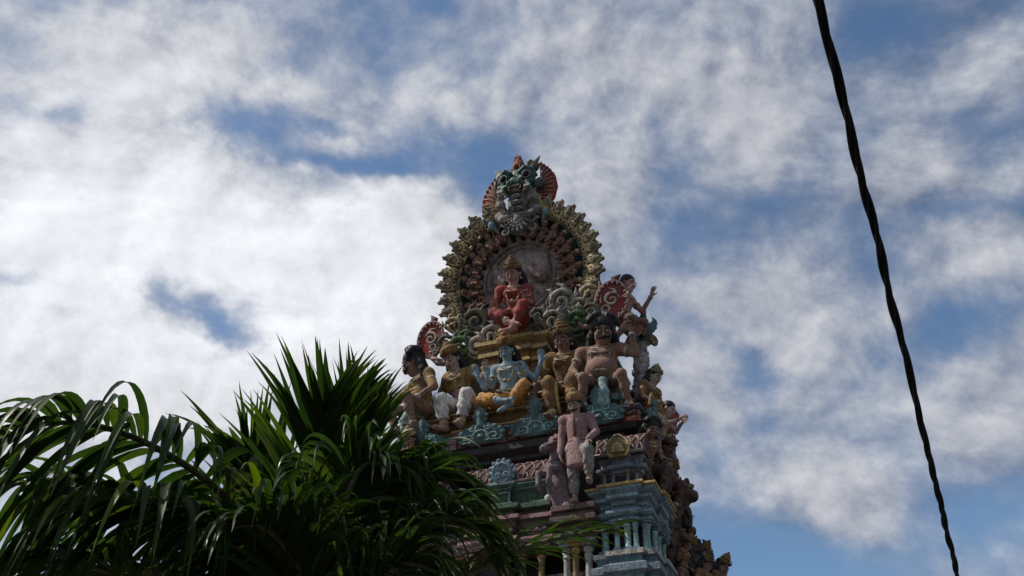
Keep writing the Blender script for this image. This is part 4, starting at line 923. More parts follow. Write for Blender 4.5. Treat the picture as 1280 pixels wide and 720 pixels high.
# blue parakeet-like bits flanking the beard
for q, lb in ((-1, 'left'), (1, 'right')):
    s = Sdf((-.2, -.2, -.2), (.2, .2, .25), .011); s.ell((0, 0, 0), (.075, .09, .10), k=.03); s.ell((.03*q, -.06, .11), (.055, .06, .055), k=.02); s.cap((.05*q, -.11, .11), (.06*q, -.16, .08), .02, .006, .01); s.cap((-.02*q, .04, -.04), (-.07*q, .12, -.16), .05, .02, .03)
    r_ = thing('bird_figurine', 'small blue bird figure on the %s side of the stone beard above the arch' % lb, 'figurine', TM(.08+.48*q, .26, 11.58 if q > 0 else 11.54, 25*q, 0, .85)); s.build('body', 'skin_blue', r_)
    b = MB(); b.tube([(.045*q, -.115, .13), (.05*q, -.125, .13)], [.016, .012], 8); b.build('eye', 'black', r_)
# ------------------------------------------------------------------ the statues
human('statue', 'red-robed seated figure with gold crown in the middle of the round arch', 'statue', (.02, .34, 9.38), 1.13, yaw=12, lean=10, bulk=.90, leg=1.0,
      fem=True, skin='skin_pink', hs=1.14, lower='red', lower_name='skirt', upper='red', upper_name='bodice', crown='tall', crown_h=.85, crown_mat='brown_gold', belt='gold', long_chain=True, drape=True,
      J=dict(hyaw=-16, hpit=4, knL=(-.23, -.26, .14), knR=(.17, -.34, .20), anL=(-.03, -.38, -.04), anR=(.03, -.40, -.14), toeL=(1, -.4, -.3), toeR=(-1, -.5, -.3),
             elL=(-.25, -.02, .36), wrL=(-.24, -.22, .26), hdL=(0, -.6, .6), hnL=(0, -.8, -.4), elR=(.25, -.06, .34), wrR=(.20, -.26, .30), hdR=(-.1, -.7, .6), hnR=(0, -1, .2)))
human('statue', 'blue-skinned four-armed seated figure in orange cloth on the yellow platform', 'statue', (.10, .05, 7.84), 1.0, yaw=2, lean=10,
      skin='skin_blue', hs=1.12, lower='orange', crown='mid', crown_h=1.1, crown_mat='brown_gold', long_chain=True, tilak_mat='lip', hair_vol=.98, earring=True, face_w=.95,
      J=dict(hyaw=-6, hpit=4, chest=(0, -.01, .47), head=(0, -.03, .86), neck=(0, -.01, .65), knL=(-.31, -.24, .10), knR=(.29, -.26, .20), anL=(-.04, -.38, .01), anR=(.10, -.36, -.06), toeL=(1, -.4, -.1), toeR=(-.8, -.5, -.5),
             elL=(-.24, -.04, .34), wrL=(-.27, -.16, .42), hdL=(0, -.1, 1), hnL=(0, -1, 0), elR=(.24, -.08, .32), wrR=(.24, -.20, .42), hdR=(0, -.6, .6), hnR=(0, -.8, .5)),
      extra_arms=[((-.18, .03, .56), (-.36, .0, .34), (-.45, -.05, .52), (-.2, -.1, 1), (0, -1, 0), -1), ((.18, .03, .56), (.38, .0, .36), (.50, -.05, .58), (.1, -.1, 1), (0, -1, 0), 1)])
human('statue', 'seated woman with tall gold crown and golden skirt beside the stepped pedestal', 'statue', (.86, .30, 7.90), 1.17, yaw=4, lean=9,
      fem=True, skin='skin_brown', lower='brown_gold', lower_name='skirt', upper='brown_gold', crown='tall', crown_mat='brown_gold', crown_h=1.0, belly_bare=False, sash=('yellow', ((-.04, -.44, .12), (-.02, -.40, -.25))),
      J=dict(hyaw=-8, hpit=2, knL=(-.13, -.40, .13), knR=(.15, -.40, .13), anL=(-.11, -.40, -.26), anR=(.13, -.40, -.26), elL=(-.30, .0, .34), wrL=(-.42, -.08, .13), hdL=(-.2, -.6, -.6), hnL=(0, 0, -1), elR=(.26, -.02, .32), wrR=(.22, -.22, .20)))
human('statue', 'seated man in white dhoti with dark sash and gold crown', 'statue', (-.72, .30, 7.95), 1.16, yaw=-8, lean=9,
      fem=False, skin='skin', lower='white', upper='ochre', upper_name='vest', belly_bare=True, crown='mid', crown_mat='brown_gold', belt='maroon', sash=('black', ((.02, -.15, .17), (.20, -.47, -.14))),
      J=dict(pel=(.06, -.02, .10), waist=(.02, -.02, .28), hyaw=-10, hrol=-6, hpit=2, head=(-.09, -.035, .82), neck=(-.05, -.01, .63), chest=(-.03, -.02, .46), hipL=(-.03, -.02, .09), hipR=(.15, -.02, .09),
             knL=(-.08, -.40, .16), knR=(.28, -.38, .14), anL=(-.04, -.40, -.20), anR=(.20, -.42, -.22), elL=(-.32, .0, .38), wrL=(-.24, -.16, .22), elR=(.30, -.02, .44), wrR=(.40, -.10, .46), hdR=(.2, -.1, 1), hnR=(0, -1, 0)))
human('statue', 'big-bellied dark-faced guardian with bushy black hair and moustache facing the street', 'statue', (1.42, .10, 7.84), 1.06, yaw=10, lean=8,
      skin='skin_brown', bulk=1.28, leg=.74, hs=1.42, hair_wild=True, hair_vol=1.1, lower='aqua', lower_name='loincloth', lower_long=False, moustache=1.8, belly=1., long_chain=True, face_w=1.12, jewel='cream', tilak=False, flap=True, bulk_=1,
      J=dict(hyaw=8, hpit=6, head=(.05, -.09, .84), shL=(-.25, 0, .56), shR=(.25, 0, .58), elL=(-.37, -.04, .32), wrL=(-.28, -.24, .14), hdL=(.9, -.3, -.1), hnL=(0, 0, -1), elR=(.44, -.10, .46), wrR=(.42, -.18, .72), hdR=(-.2, -.3, 1), hnR=(-.3, -1, 0),
             knL=(-.22, -.34, .10), knR=(.26, -.34, .11), anL=(-.24, -.24, -.26), anR=(.32, -.22, -.28)))
human('statue', 'black-haired moustached guardian facing left at the far left end of the platform', 'statue', (-1.22, .02, 7.90), 1.06, yaw=-34, lean=6, flap=True,
      skin='skin_brown', bulk=1.15, leg=.85, hs=1.40, hair_wild=True, hair_vol=1.08, lower='aqua', lower_name='loincloth', lower_long=False, moustache=1.8, upper='ochre', upper_name='vest', belly=.5, jewel='cream', tilak=False, face_w=.95,
      J=dict(hyaw=-30, hpit=0, head=(-.04, -.08, .86), elL=(-.30, -.28, .30), wrL=(-.36, -.52, .50), hdL=(-.2, -.4, 1), hnL=(0, -1, .3), elR=(.34, -.02, .32), wrR=(.26, -.26, .14), hdR=(-.6, -.8, 0),
             knL=(-.16, -.42, .14), knR=(.22, -.38, .16), anL=(-.10, -.38, -.24), anR=(.20, -.28, -.24)))
human('statue', 'standing moustached soldier in dusty pink tunic and grey trousers under the ledge', 'statue', (1.22, -.38, 6.06), .80, yaw=4, lean=7, fold=1.,
      skin='skin', hs=1.12, lower='grey_cloth', lower_name='trousers', upper='dusty_pink', upper_name='tunic', long_sleeve=True, tunic=.36, moustache=1.35, crown='mid', crown_mat='ochre', crown_h=1.15, necklace=False, armlet=False, belt='maroon', hair_vol=1.0, sash=('maroon', ((-.01, -.135, 1.36), (-.01, -.15, 1.02))),
      J=dict(pel=(0, 0, .86), waist=(0, -.01, 1.04), chest=(0, -.02, 1.22), neck=(0, -.01, 1.40), head=(0, -.035, 1.58), hyaw=-10, hpit=4, hrol=3, shL=(-.20, 0, 1.34), shR=(.20, 0, 1.34),
             elL=(-.26, .0, 1.04), wrL=(-.27, -.10, .80), hdL=(.1, -.1, -1), hnL=(1, 0, 0), elR=(.30, -.06, 1.08), wrR=(.22, -.30, .90), hdR=(-.2, -.4, -.8), hnR=(0, 0, -1),
             hipL=(-.10, -.01, .84), hipR=(.10, -.01, .84), knL=(-.10, -.04, .46), knR=(.20, -.30, .74), anL=(-.10, -.0, .08), anR=(.17, -.16, .32), toeL=(-.1, -1, 0), toeR=(.1, -1, 0)))
human('statue', 'bare-chested pinkish figure kneeling in profile to the right beside the red shield', 'statue', (1.58, .80, 9.38), .92, yaw=64, lean=4,
      skin='skin_pink', hs=1.2, hair_long=True, lower='terracotta', lower_long=False, tilak=False, armlet=True,
      J=dict(hyaw=8, hpit=2, head=(0, -.06, .82), elL=(-.24, -.10, .34), wrL=(-.20, -.30, .42), hdL=(0, -.5, .8), hnL=(0, -.6, -.4), elR=(.26, -.18, .34), wrR=(.20, -.42, .52), hdR=(-.1, -.4, 1), hnR=(0, -1, .3),
             knL=(-.14, -.30, -.04), knR=(.16, -.30, .02), anL=(-.12, .06, -.28), anR=(.14, .02, -.26), toeL=(0, .4, -1), toeR=(0, .4, -1)))
r_, _ = human('statue', 'pale winged woman with folded hands leaning out in profile at the right corner', 'statue', (1.98, .66, 7.22), .66, yaw=72, lean=14,
      fem=True, skin='skin_fair', hs=1.25, hair_long=False, lower='mauve', lower_name='skirt', lower_long=True, tilak=False,
      J=dict(hyaw=4, hpit=-2, head=(0, -.08, .84), elL=(-.22, -.20, .40), wrL=(-.06, -.42, .56), hdL=(.1, -.7, .6), hnL=(1, 0, 0), elR=(.22, -.20, .40), wrR=(.06, -.42, .56), hdR=(-.1, -.7, .6), hnR=(-1, 0, 0),
             knL=(-.12, -.26, -.16), knR=(.12, -.26, -.16), anL=(-.1, .0, -.50), anR=(.1, .0, -.50)))
s = Sdf((-.4, -.1, .1), (.4, .5, 1.3), .016); s.ell((-.16, .22, .78), (.20, .07, .34), eul(25, -10, 0), k=.02); s.ell((.16, .22, .78), (.20, .07, .34), eul(-25, -10, 0), k=.02); s.fold(.006, lambda x, y, z: np.sin(70*z+20*x)); s.build('wing', ['ochre'], r_)
human('statue', 'small crowned woman in profile facing right under the grey leafy column', 'statue', (1.72, 1.25, 7.98), .86, yaw=70, lean=10,
      fem=True, skin='skin_fair', hs=1.15, lower='red_orange', lower_name='skirt', upper='ochre', crown='tall', crown_mat='gold', crown_h=.8, tilak=False, J=dict(hyaw=6, hpit=-4))
human('statue', 'dark curly-haired figure peering right from the corner above the mini shrine', 'statue', (1.86, .18, 6.60), .74, yaw=46, lean=16,
      skin='skin_brown', hs=1.3, hair_wild=True, hair_vol=1.04, lower='brown', tilak=False, J=dict(hyaw=2, hpit=2, head=(0, -.06, .82), wrL=(-.2, -.26, .30), wrR=(.2, -.26, .30)))
human('statue', 'smaller brown figure with short hair behind the curly-haired one at the tower corner', 'statue', (1.96, .48, 6.56), .66, yaw=66, lean=16,
      skin='skin_dark', hs=1.3, hair_long=False, lower='maroon', tilak=False, crown='round', crown_mat='brown', J=dict(hyaw=2, hpit=2, head=(0, -.06, .82)))
# the mirrored standing figure mostly hidden behind the palm
human('statue', 'standing figure in maroon robe in the left recess behind the palm leaves', 'statue', (-1.06, -.36, 6.10), .74, yaw=-4, lean=6,
      skin='skin_brown', lower='grey_cloth', upper='maroon', upper_name='tunic', long_sleeve=True, tunic=.36, crown='mid', necklace=False, armlet=False,
      J=dict(pel=(0, 0, .86), waist=(0, -.01, 1.04), chest=(0, -.02, 1.22), neck=(0, -.01, 1.40), head=(0, -.035, 1.58), shL=(-.20, 0, 1.34), shR=(.20, 0, 1.34), elL=(-.28, .0, 1.06), wrL=(-.24, -.16, .86), elR=(.28, -.02, 1.08), wrR=(.22, -.20, .92),
             hipL=(-.10, -.01, .84), hipR=(.10, -.01, .84), knL=(-.11, -.04, .46), knR=(.12, -.04, .46), anL=(-.10, 0, .08), anR=(.12, 0, .08)))
for x0_, x1_ in ((.86, 1.40), (-1.30, -.76)):
    b = MB(); b.box((x0_, -.50, 5.97), (x1_, .1, 6.045)); b.box((x0_+.03, -.46, 5.90), (x1_-.03, .1, 5.97)); b.box((x0_-.01, -.51, 5.83), (x1_+.01, .1, 5.90)); b.box((x0_+.06, -.42, 5.72), (x1_-.06, .1, 5.83)); b.box((x0_+.02, -.47, 5.66), (x1_-.02, .1, 5.72)); b.build('statue_base', 'terracotta_dark', tower, bevel=.008)
    for x in (x0_+.14, x1_-.14): pillar(x, -.32, 5.0, 5.66, .05, 'stone', 'lilac_grey')
    pillar((x0_+x1_)/2-.02, -.34, 4.98, 5.655, .045, 'ochre', 'brown_gold')
# horse beside the soldier: rearing, seen from the front-left ------------
hr = thing('horse_statue', 'mauve horse sculpture rearing beside the soldier with pale muzzle fur and tufted mane', 'statue', TM(.95, -.36, 6.10, -30, 0, 1.08))
s = Sdf((-.30, -.42, -.12), (.30, .30, .96), .012)
s.chain([(0, .05, -.02), (.0, -.02, .22), (-.01, -.05, .42), (0, -.03, .56), (.01, -.05, .68)], [.115, .135, .125, .095, .075], .05)
s.ell((.0, -.10, .70), (.065, .085, .065), k=.03); s.cap((0, -.12, .70), (0, -.25, .63), .055, .042, .03); s.ell((0, -.26, .61), (.052, .045, .045), k=.02)
for q in (-1, 1):
    s.cap((.045*q, -.04, .75), (.065*q, -.05, .83), .022, .006, .01); s.ell((.05*q, -.15, .72), (.022, .024, .020), k=.006); s.ell((.025*q, -.29, .60), .012, k=.004, cut=True)
    s.chain([(.08*q, -.08, .38), (.10*q, -.24, .34), (.09*q, -.26, .20), (.09*q, -.22, .15)], [.055, .04, .028, .03], .02)
    s.chain([(.08*q, .08, .02), (.11*q, -.02, -.06)], [.07, .05], .03)
hb_ = s.build('body', ['mauve'], hr)
s = Sdf((-.2, -.35, .4), (.2, .1, .95), .011); r2 = random.Random(5)
for i in range(16):
    t = i/15; s.ell((r2.uniform(-.05, .05), .03-.10*t+.02, .50+.34*t), (.035, .035, .03), k=.01)
for i in range(6): s.ell((-.06+.024*i, -.10, .80+.02*math.sin(i*2)), .026, k=.008)
s.build('mane', ['dusty_pink'], hr)
b = MB(); b.tube([(.075, -.10, .74), (.066, -.20, .66), (.0, -.24, .69), (-.06, -.20, .66), (-.075, -.09, .74)], .010, 6); b.tube([(-.11, -.10, .50), (0, -.17, .47), (.11, -.10, .50)], .016, 6); b.build('bridle', 'maroon', hr)
b = MB(); b.tube([(.0, -.07, .76), (-.005, -.10, .765)], [.02, .015], 8); b.build('forelock', 'white', hr)
s = Sdf((-.3, -.3, -.1), (.1, .2, .6), .012); s.ell((-.13, -.04, .36), (.05, .06, .12), k=.02); s.ell((-.14, -.06, .12), (.05, .05, .045), k=.02); s.build('white_patch', ['white'], hr)  # two white lumps on one side of the horse
# grey foliage column on the right side ---------------------------------
cl = thing('foliage_column', 'grey leafy column topped with aqua and green curled leaves on the right edge of the tower', 'column', TM(1.68, 1.22, 8.28, 60, 4))
s = Sdf((-.25, -.25, -.1), (.25, .25, 1.25), .013)
for i in range(10): s.ell((0, 0, .05+.1*i), (.12-.003*i, .12, .08), k=.03)
r2 = random.Random(11)
for i in range(70):
    a = r2.uniform(0, 2*PI); z = r2.uniform(.0, 1.0); R_ = .115; s.cap((R_*math.cos(a), R_*math.sin(a), z), (R_*1.15*math.cos(a+.2), R_*1.15*math.sin(a+.2), z+.07), .020, .008, .006)
s.build('shaft', ['stone'], cl)
s = Sdf((-.35, -.35, .85), (.35, .35, 1.6), .013)
for i in range(12):
    a = 2*PI*i/12; z = 1.02+.12*(i % 3); c_ = A(math.cos(a), math.sin(a), 0); s.chain([c_*.08+A(0, 0, z), c_*.18+A(0, 0, z+.08), c_*.24+A(0, 0, z+.17), c_*.20+A(0, 0, z+.25)], [.06, .055, .035, .008], .01); s.ell(c_*.24+A(0, 0, z+.10), .03, k=.01)
s.build('leaf_capital', ['teal'], cl)
s = Sdf((-.35, -.35, .85), (.35, .35, 1.5), .013); s.spiral((-.10, -.16, 1.12), .11, .02, 0, 1.4, .04, .015); s.spiral((.12, -.16, 1.02), .09, .02, PI, -1.4, .035, .015); s.build('gold_volute', ['ochre'], cl)
# maned lion masks and rearing beasts on the right side -------------------
def beast(label, x, y, z, rz, sz, mat, rx=0, group='beast masks on the side of the tower'):
    rt = thing('beast_mask', label, 'sculpture', TM(x, y, z, rz, rx, sz), group)
    s = Sdf((-.5, -.5, -.6), (.5, .3, .6), .016)
    s.ell((0, 0, 0), (.24, .20, .24), k=.05); s.ell((0, -.20, -.06), (.14, .12, .10), k=.04); s.ell((0, -.27, -.02), (.05, .05, .04), k=.02); s.ell((0, -.22, -.14), (.11, .10, .03), k=.01, cut=True)
    for q in (-1, 1):
        s.ell((.10*q, -.18, .07), (.055, .05, .05), k=.01); s.chain([(.03*q, -.2, .12), (.12*q, -.2, .17), (.2*q, -.14, .10)], [.03, .035, .02], .01)
        s.spiral((.26*q, -.06, .10), .13, .02, PI/2, 1.4*q, .045, .02, k=.01); s.spiral((.24*q, -.06, -.18), .12, .02, PI/2, 1.4*q, .04, .02, k=.01); s.cap((.14*q, 0, .2), (.20*q, 0, .42), .06, .008, .03)
    for i in range(9): a = -1.9+i*.475; s.chain([(.20*math.sin(a), .02, .20*math.cos(a)), (.34*math.sin(a), .0, .34*math.cos(a)), (.38*math.sin(a+.15), -.02, .40*math.cos(a+.15))], [.06, .045, .012], .015)
    s.ell((0, .1, -.30), (.20, .14, .24), k=.05)
    s.build('head', [mat], rt)
    for q in (-1, 1):
        b = MB(); b.tube([(.10*q, -.215, .07), (.10*q, -.242, .07)], [.030, .016], 8); b.build('eye', 'cream', rt)
    return rt
beast('large curly-maned mask jutting from the right side just below the winged woman', 2.12, 1.0, 6.66, 82, .82, 'brown')
beast('curly brown mask on the right side next to the blue entablature', 2.04, .80, 6.02, 80, .6, 'brown')
beast('lowest dark horned mask at the right edge of the tower', 2.16, 1.30, 5.86, 84, .8, 'near_black')
beast('dark horned mask on the right side set deeper behind the blue pavilion', 1.98, 1.55, 6.42, 86, .72, 'brown')
beast('small mask under the pale winged woman at the corner', 2.0, .62, 6.82, 75, .5, 'brown')
beast('near-black mask farthest back and lowest on the right side', 2.12, 2.25, 6.05, 88, .7, 'near_black')
sa, _ = human('statue', 'small brown standing attendant on the right side just behind the blue pavilion', 'statue', (2.0, .95, 5.20), .50, yaw=78, lean=8, group='attendants along the right side of the tower',
      skin='skin_brown', hs=1.3, lower='terracotta', upper='brown_gold', upper_name='vest', belly_bare=True, crown='tall', crown_mat='brown_gold', tilak=False, vox=.018, anklet=False,
      J=dict(pel=(0, 0, .86), waist=(0, -.01, 1.04), chest=(0, -.02, 1.22), neck=(0, -.01, 1.40), head=(0, -.035, 1.58), shL=(-.20, 0, 1.34), shR=(.20, 0, 1.34), elL=(-.30, .0, 1.08), wrL=(-.28, -.20, 1.2), hdL=(0, -.3, 1), hnL=(0, -1, 0), elR=(.28, -.02, 1.08), wrR=(.20, -.2, .94),
             hipL=(-.10, -.01, .84), hipR=(.10, -.01, .84), knL=(-.13, -.06, .46), knR=(.14, -.06, .46), anL=(-.10, 0, .08), anR=(.12, 0, .08)))
for (x, y, z, k, yw, lb) in ((1.98, 1.35, 5.28, .52, 84, 'second brown standing attendant back along the right side of the tower'), (2.06, 1.75, 5.30, .56, 88, 'third brown standing attendant back along the right side of the tower'), (2.12, 2.15, 5.15, .56, 90, 'farthest brown standing attendant on the right side of the tower'),
                             (1.93, 1.0, 6.24, .50, 74, 'brown attendant under the winged woman on the upper right side'), (1.90, 1.75, 6.28, .50, 84, 'brown attendant beneath the ledge far back on the right side'), (2.30, .55, 4.72, .52, 70, 'brown attendant low at the right tower corner below the pillars'), (2.35, 1.2, 4.8, .6, 80, 'brown attendant low on the right edge below the horned mask')):
    c = copy_tree(sa); c.matrix_world = TM(x, y, z, yw, 10, k); tag(c, lb, 'statue', 'attendants along the right side of the tower')
s = Sdf((-.3, -.3, 0), (.3, .3, .6), .014)
for i in range(8):
    a = 2*PI*i/8; c_ = A(math.cos(a), math.sin(a), 0); s.chain([c_*.08, c_*.16+A(0, 0, .12), c_*.20+A(0, 0, .26), c_*.13+A(0, 0, .34)], [.07, .06, .04, .01], .015)
s.ell((0, 0, .2), (.1, .1, .2), k=.04); lm = s.mesh()
for x, y, z, k_, lb in ((2.14, 2.0, 6.24, .55, 'pointed leaf finial on the right cornice set far back'), (2.14, 1.08, 6.24, .5, 'pointed leaf finial on the right cornice beneath the curly-maned mask'), (2.38, 1.72, 5.75, .6, 'pointed leaf finial low on the right edge of the tower')):
    t_ = thing('leaf_finial', lb, 'ornament', TM(x, y, z, 20, 0, k_), 'leaf finials'); link('leaves', lm, [] if lm.materials else ['near_black'], t_)
# ------------------------------------------------------------------ palm
def leafmat(name, rgb, tr):
    mt = bpy.data.materials.new(name); mt.use_nodes = True; nt = mt.node_tree; L = nt.links.new; b = nt.nodes['Principled BSDF']
    at_ = nd(nt, 'ShaderNodeAttribute'); at_.attribute_name = 'leafvar'
    n = nd(nt, 'ShaderNodeTexNoise'); n.inputs['Scale'].default_value = 14; n.inputs['Detail'].default_value = 4; g = nd(nt, 'ShaderNodeNewGeometry'); L(g.outputs['Position'], n.inputs['Vector'])
    rp = nd(nt, 'ShaderNodeValToRGB'); e = rp.color_ramp.elements; e[0].position = 0.; e[0].color = (rgb[0]*.55, rgb[1]*.6, rgb[2]*.6, 1); e[1].position = 1.; e[1].color = (rgb[0]*2.6, rgb[1]*2.0, rgb[2]*1.2, 1)
    x = e.new(.72); x.color = (rgb[0], rgb[1], rgb[2], 1)
    ad = nd(nt, 'ShaderNodeMath', operation='MULTIPLY_ADD'); L(n.outputs['Fac'], ad.inputs[0]); ad.inputs[1].default_value = .35; L(at_.outputs['Fac'], ad.inputs[2]); L(ad.outputs[0], rp.inputs[0])
    ad2 = nd(nt, 'ShaderNodeAttribute'); ad2.attribute_name = 'leafdry'; dm = nd(nt, 'ShaderNodeMapRange'); dm.inputs[1].default_value = .45; dm.inputs[2].default_value = .95; dm.inputs[4].default_value = .8; L(ad2.outputs['Fac'], dm.inputs[0])
    mxd = nd(nt, 'ShaderNodeMix', data_type='RGBA'); mi_ = {i.identifier: i for i in mxd.inputs}; L(dm.outputs[0], mi_['Factor_Float']); L(rp.outputs[0], mi_['A_Color']); mi_['B_Color'].default_value = (.10, .075, .035, 1); lc = [o for o in mxd.outputs if o.identifier == 'Result_Color'][0]
    L(lc, b.inputs['Base Color']); rr_ = nd(nt, 'ShaderNodeMapRange'); rr_.inputs[1].default_value = 0; rr_.inputs[2].default_value = .6; rr_.inputs[3].default_value = .68; rr_.inputs[4].default_value = .30; L(at_.outputs['Fac'], rr_.inputs[0]); L(rr_.outputs[0], b.inputs['Roughness']); b.inputs['Specular IOR Level'].default_value = .25
    wv = nd(nt, 'ShaderNodeTexNoise'); wv.inputs['Scale'].default_value = 60; L(g.outputs['Position'], wv.inputs['Vector']); bp = nd(nt, 'ShaderNodeBump'); bp.inputs['Strength'].default_value = .12; bp.inputs['Distance'].default_value = .01; L(wv.outputs['Fac'], bp.inputs['Height']); L(bp.outputs[0], b.inputs['Normal'])
    t = nd(nt, 'ShaderNodeBsdfTranslucent'); hs_ = nd(nt, 'ShaderNodeHueSaturation'); hs_.inputs['Value'].default_value = 1.6; hs_.inputs['Saturation'].default_value = 1.1; L(lc, hs_.inputs['Color']); L(hs_.outputs[0], t.inputs['Color'])
    m_ = nd(nt, 'ShaderNodeMixShader'); m_.inputs[0].default_value = tr; L(b.outputs[0], m_.inputs[1]); L(t.outputs[0], m_.inputs[2]); L(m_.outputs[0], nt.nodes['Material Output'].inputs['Surface'])
    return mt
M['palm_leaf'] = leafmat('palm_leaf', (.028, .056, .010), .40); P('palm_stem', (.10, .11, .035), dirt=.3, scale=10); P('bark', (.14, .12, .095), scale=9)
palm = thing('palm_tree', 'dark green palm with windblown drooping fronds in front of the tower', 'palm tree', Matrix.Identity(4))
def bez(pts, n):
    """smooth curve through the points"""
    P_ = [Vector(p) for p in pts]; P_ = [P_[0]*2-P_[1]]+P_+[P_[-1]*2-P_[-2]]; out = []
    m_ = len(P_)-3
    for i in range(n+1):
        u = i/n*m_; j = min(int(u), m_-1); t = u-j; a, b_, c, d = P_[j:j+4]
        out.append(.5*((2*b_)+(c-a)*t+(2*a-5*b_+4*c-d)*t*t+(3*b_-a-3*c+d)*t**3))
    return out
wind = Vector((1.0, .1, -.1))
def frond(pts, nl, ln, grav=1., spread=1., seed=0, width=.040, start=.12, blow=.25, sides=(1, -1), up=None, messy=.15, dens=1., angle=38, g0=.035):
    r2 = random.Random(seed); C = bez(pts, 60); total = sum((C[i+1]-C[i]).length for i in range(60))
    b = MB(); b.tube(C, [.026*(1-.85*i/60)+.003 for i in range(61)], 7); fr = b.build('frond', 'palm_stem', palm)
    V = []; F = []; at_ = []; lp_ = []; N = 12
    for k in range(nl):
        for sd in sides:
            u = start+(1-start)*(k+r2.uniform(-.4, .4))/nl; u = min(max(u, .02), .995); q = u*60; i = min(int(q), 59); p = C[i].lerp(C[i+1], q-i)
            t = (C[min(i+1, 60)]-C[max(i-1, 0)]).normalized(); upv = Vector(up) if up else Vector((0, 0, 1)); side = t.cross(upv)
            side = side.normalized() if side.length > .15 else Vector((1, 0, 0)); nn = side.cross(t).normalized()
            an = rad(angle+28*(1-u))*spread*r2.uniform(.8, 1.2); 
            d = (t*math.cos(an)+side*sd*math.sin(an)+nn*r2.uniform(.0, .35)).normalized()
            L_ = ln*(math.sin(PI*(.12+.80*u))**.7)*r2.uniform(.82, 1.12); W_ = width*r2.uniform(.75, 1.15)
            var = r2.random()**1.8*.75+(.25 if r2.random() < .05 else 0); g_ = grav*r2.uniform(.7, 1.35); bl = blow*r2.uniform(.4, 1.6); tw = r2.uniform(-1, 1)*messy*6; droop = r2.random() < messy
            dry = r2.choice([0, 0, .25, .5, .8, 1.]); base = len(V); pos = p.copy(); st = L_/N; wn_ = nn.copy()
            bend = r2.uniform(.35, .75)
            for s_ in range(N+1):
                v = s_/N
                wd = W_*(min(1, .35+v*5)*(1-max(0, (v-.30)/.70)**1.25))+.0012
                x = d.cross(wn_); x = x.normalized() if x.length > 1e-4 else side
                nrm_ = x.cross(d).normalized()
                ca, sa = math.cos(tw*v*v), math.sin(tw*v*v); x2 = x*ca+nrm_*sa; n2 = nrm_*ca-x*sa
                V += [pos+x2*wd*.5+n2*wd*.22, pos, pos-x2*wd*.5+n2*wd*.22]; at_ += [var]*3; lp_ += [v*v*dry]*3
                gg = g_*(g0+.26*v*v)*(12/N)*(2.6 if droop and v > bend else 1)
                d = (d+Vector((0, 0, -1))*gg+wind*bl*.16*v+Vector((r2.uniform(-1, 1), r2.uniform(-1, 1), r2.uniform(-1, 1)))*.025).normalized(); pos = pos+d*st
            for s_ in range(N):
                o_ = base+s_*3; F += [(o_, o_+1, o_+4, o_+3), (o_+1, o_+2, o_+5, o_+4)]
    me = npmesh(np.array([tuple(v) for v in V]), np.array(F)); a = me.attributes.new('leafvar', 'FLOAT', 'POINT'); a.data.foreach_set('value', np.array(at_, dtype=np.float32)); a = me.attributes.new('leafdry', 'FLOAT', 'POINT'); a.data.foreach_set('value', np.array(lp_, dtype=np.float32))
    link('leaflets', me, 'palm_leaf', fr); return fr
def W(px, py, dist): return tuple(world_pt(px, py, dist))
CRN = W(395, 860, 5.2)
# arching frond on the left with a curtain of leaflets
frond([CRN, W(345, 720, 5.2), W(290, 630, 5.1), W(205, 565, 5.0), W(110, 530, 4.9), W(20, 540, 4.8), W(-60, 600, 4.7)], 58, 1.10, 1.5, .85, 1, .052, .16, .05, messy=.06, angle=62, g0=.085)
frond([CRN, W(310, 740, 5.5), W(215, 660, 5.6), W(120, 610, 5.6), W(20, 605, 5.6), W(-80, 650, 5.5)], 46, 1.0, 1.6, .9, 2, .052, .15, .05, messy=.08, angle=62, g0=.085)
frond([CRN, W(300, 800, 5.0), W(190, 735, 4.9), W(90, 705, 4.8), W(-40, 710, 4.7)], 56, .85, 1.5, .9, 3, .048, .12, .05, angle=58, g0=.06)
frond([CRN, W(330, 730, 5.0), W(262, 660, 4.8), W(190, 625, 4.6), W(110, 625, 4.5), W(30, 670, 4.4)], 40, .8, 1.6, .9, 13, .050, .2, .05, angle=56, g0=.07)
# upright fronds
frond([CRN, W(398, 760, 5.0), W(398, 650, 4.9), W(402, 560, 4.85), W(414, 500, 4.8)], 44, .74, .26, .74, 4, .046, .12, .14, messy=.16, up=(0, -1, .3), angle=24)
frond([CRN, W(425, 760, 5.1), W(445, 660, 5.2), W(455, 570, 5.2), W(464, 508, 5.2)], 42, .60, .28, .60, 5, .042, .12, .22, messy=.26, up=(0, -1, .3), angle=24)
frond([CRN, W(370, 780, 5.4), W(345, 710, 5.5), W(322, 610, 5.5), W(304, 565, 5.4)], 34, .80, .28, .58, 6, .048, .12, .10, messy=.12, up=(0, -1, .3), angle=22)
frond([CRN, W(385, 800, 4.6), W(372, 710, 4.5), W(365, 640, 4.45)], 38, .58, .45, .8, 14, .050, .12, .10, messy=.22, up=(0, -1, .3), angle=26)
frond([CRN, W(405, 770, 5.3), W(420, 660, 5.4), W(434, 560, 5.4), W(450, 488, 5.4)], 34, .68, .26, .72, 15, .040, .2, .25, messy=.22, up=(0, -1, .3), angle=26)
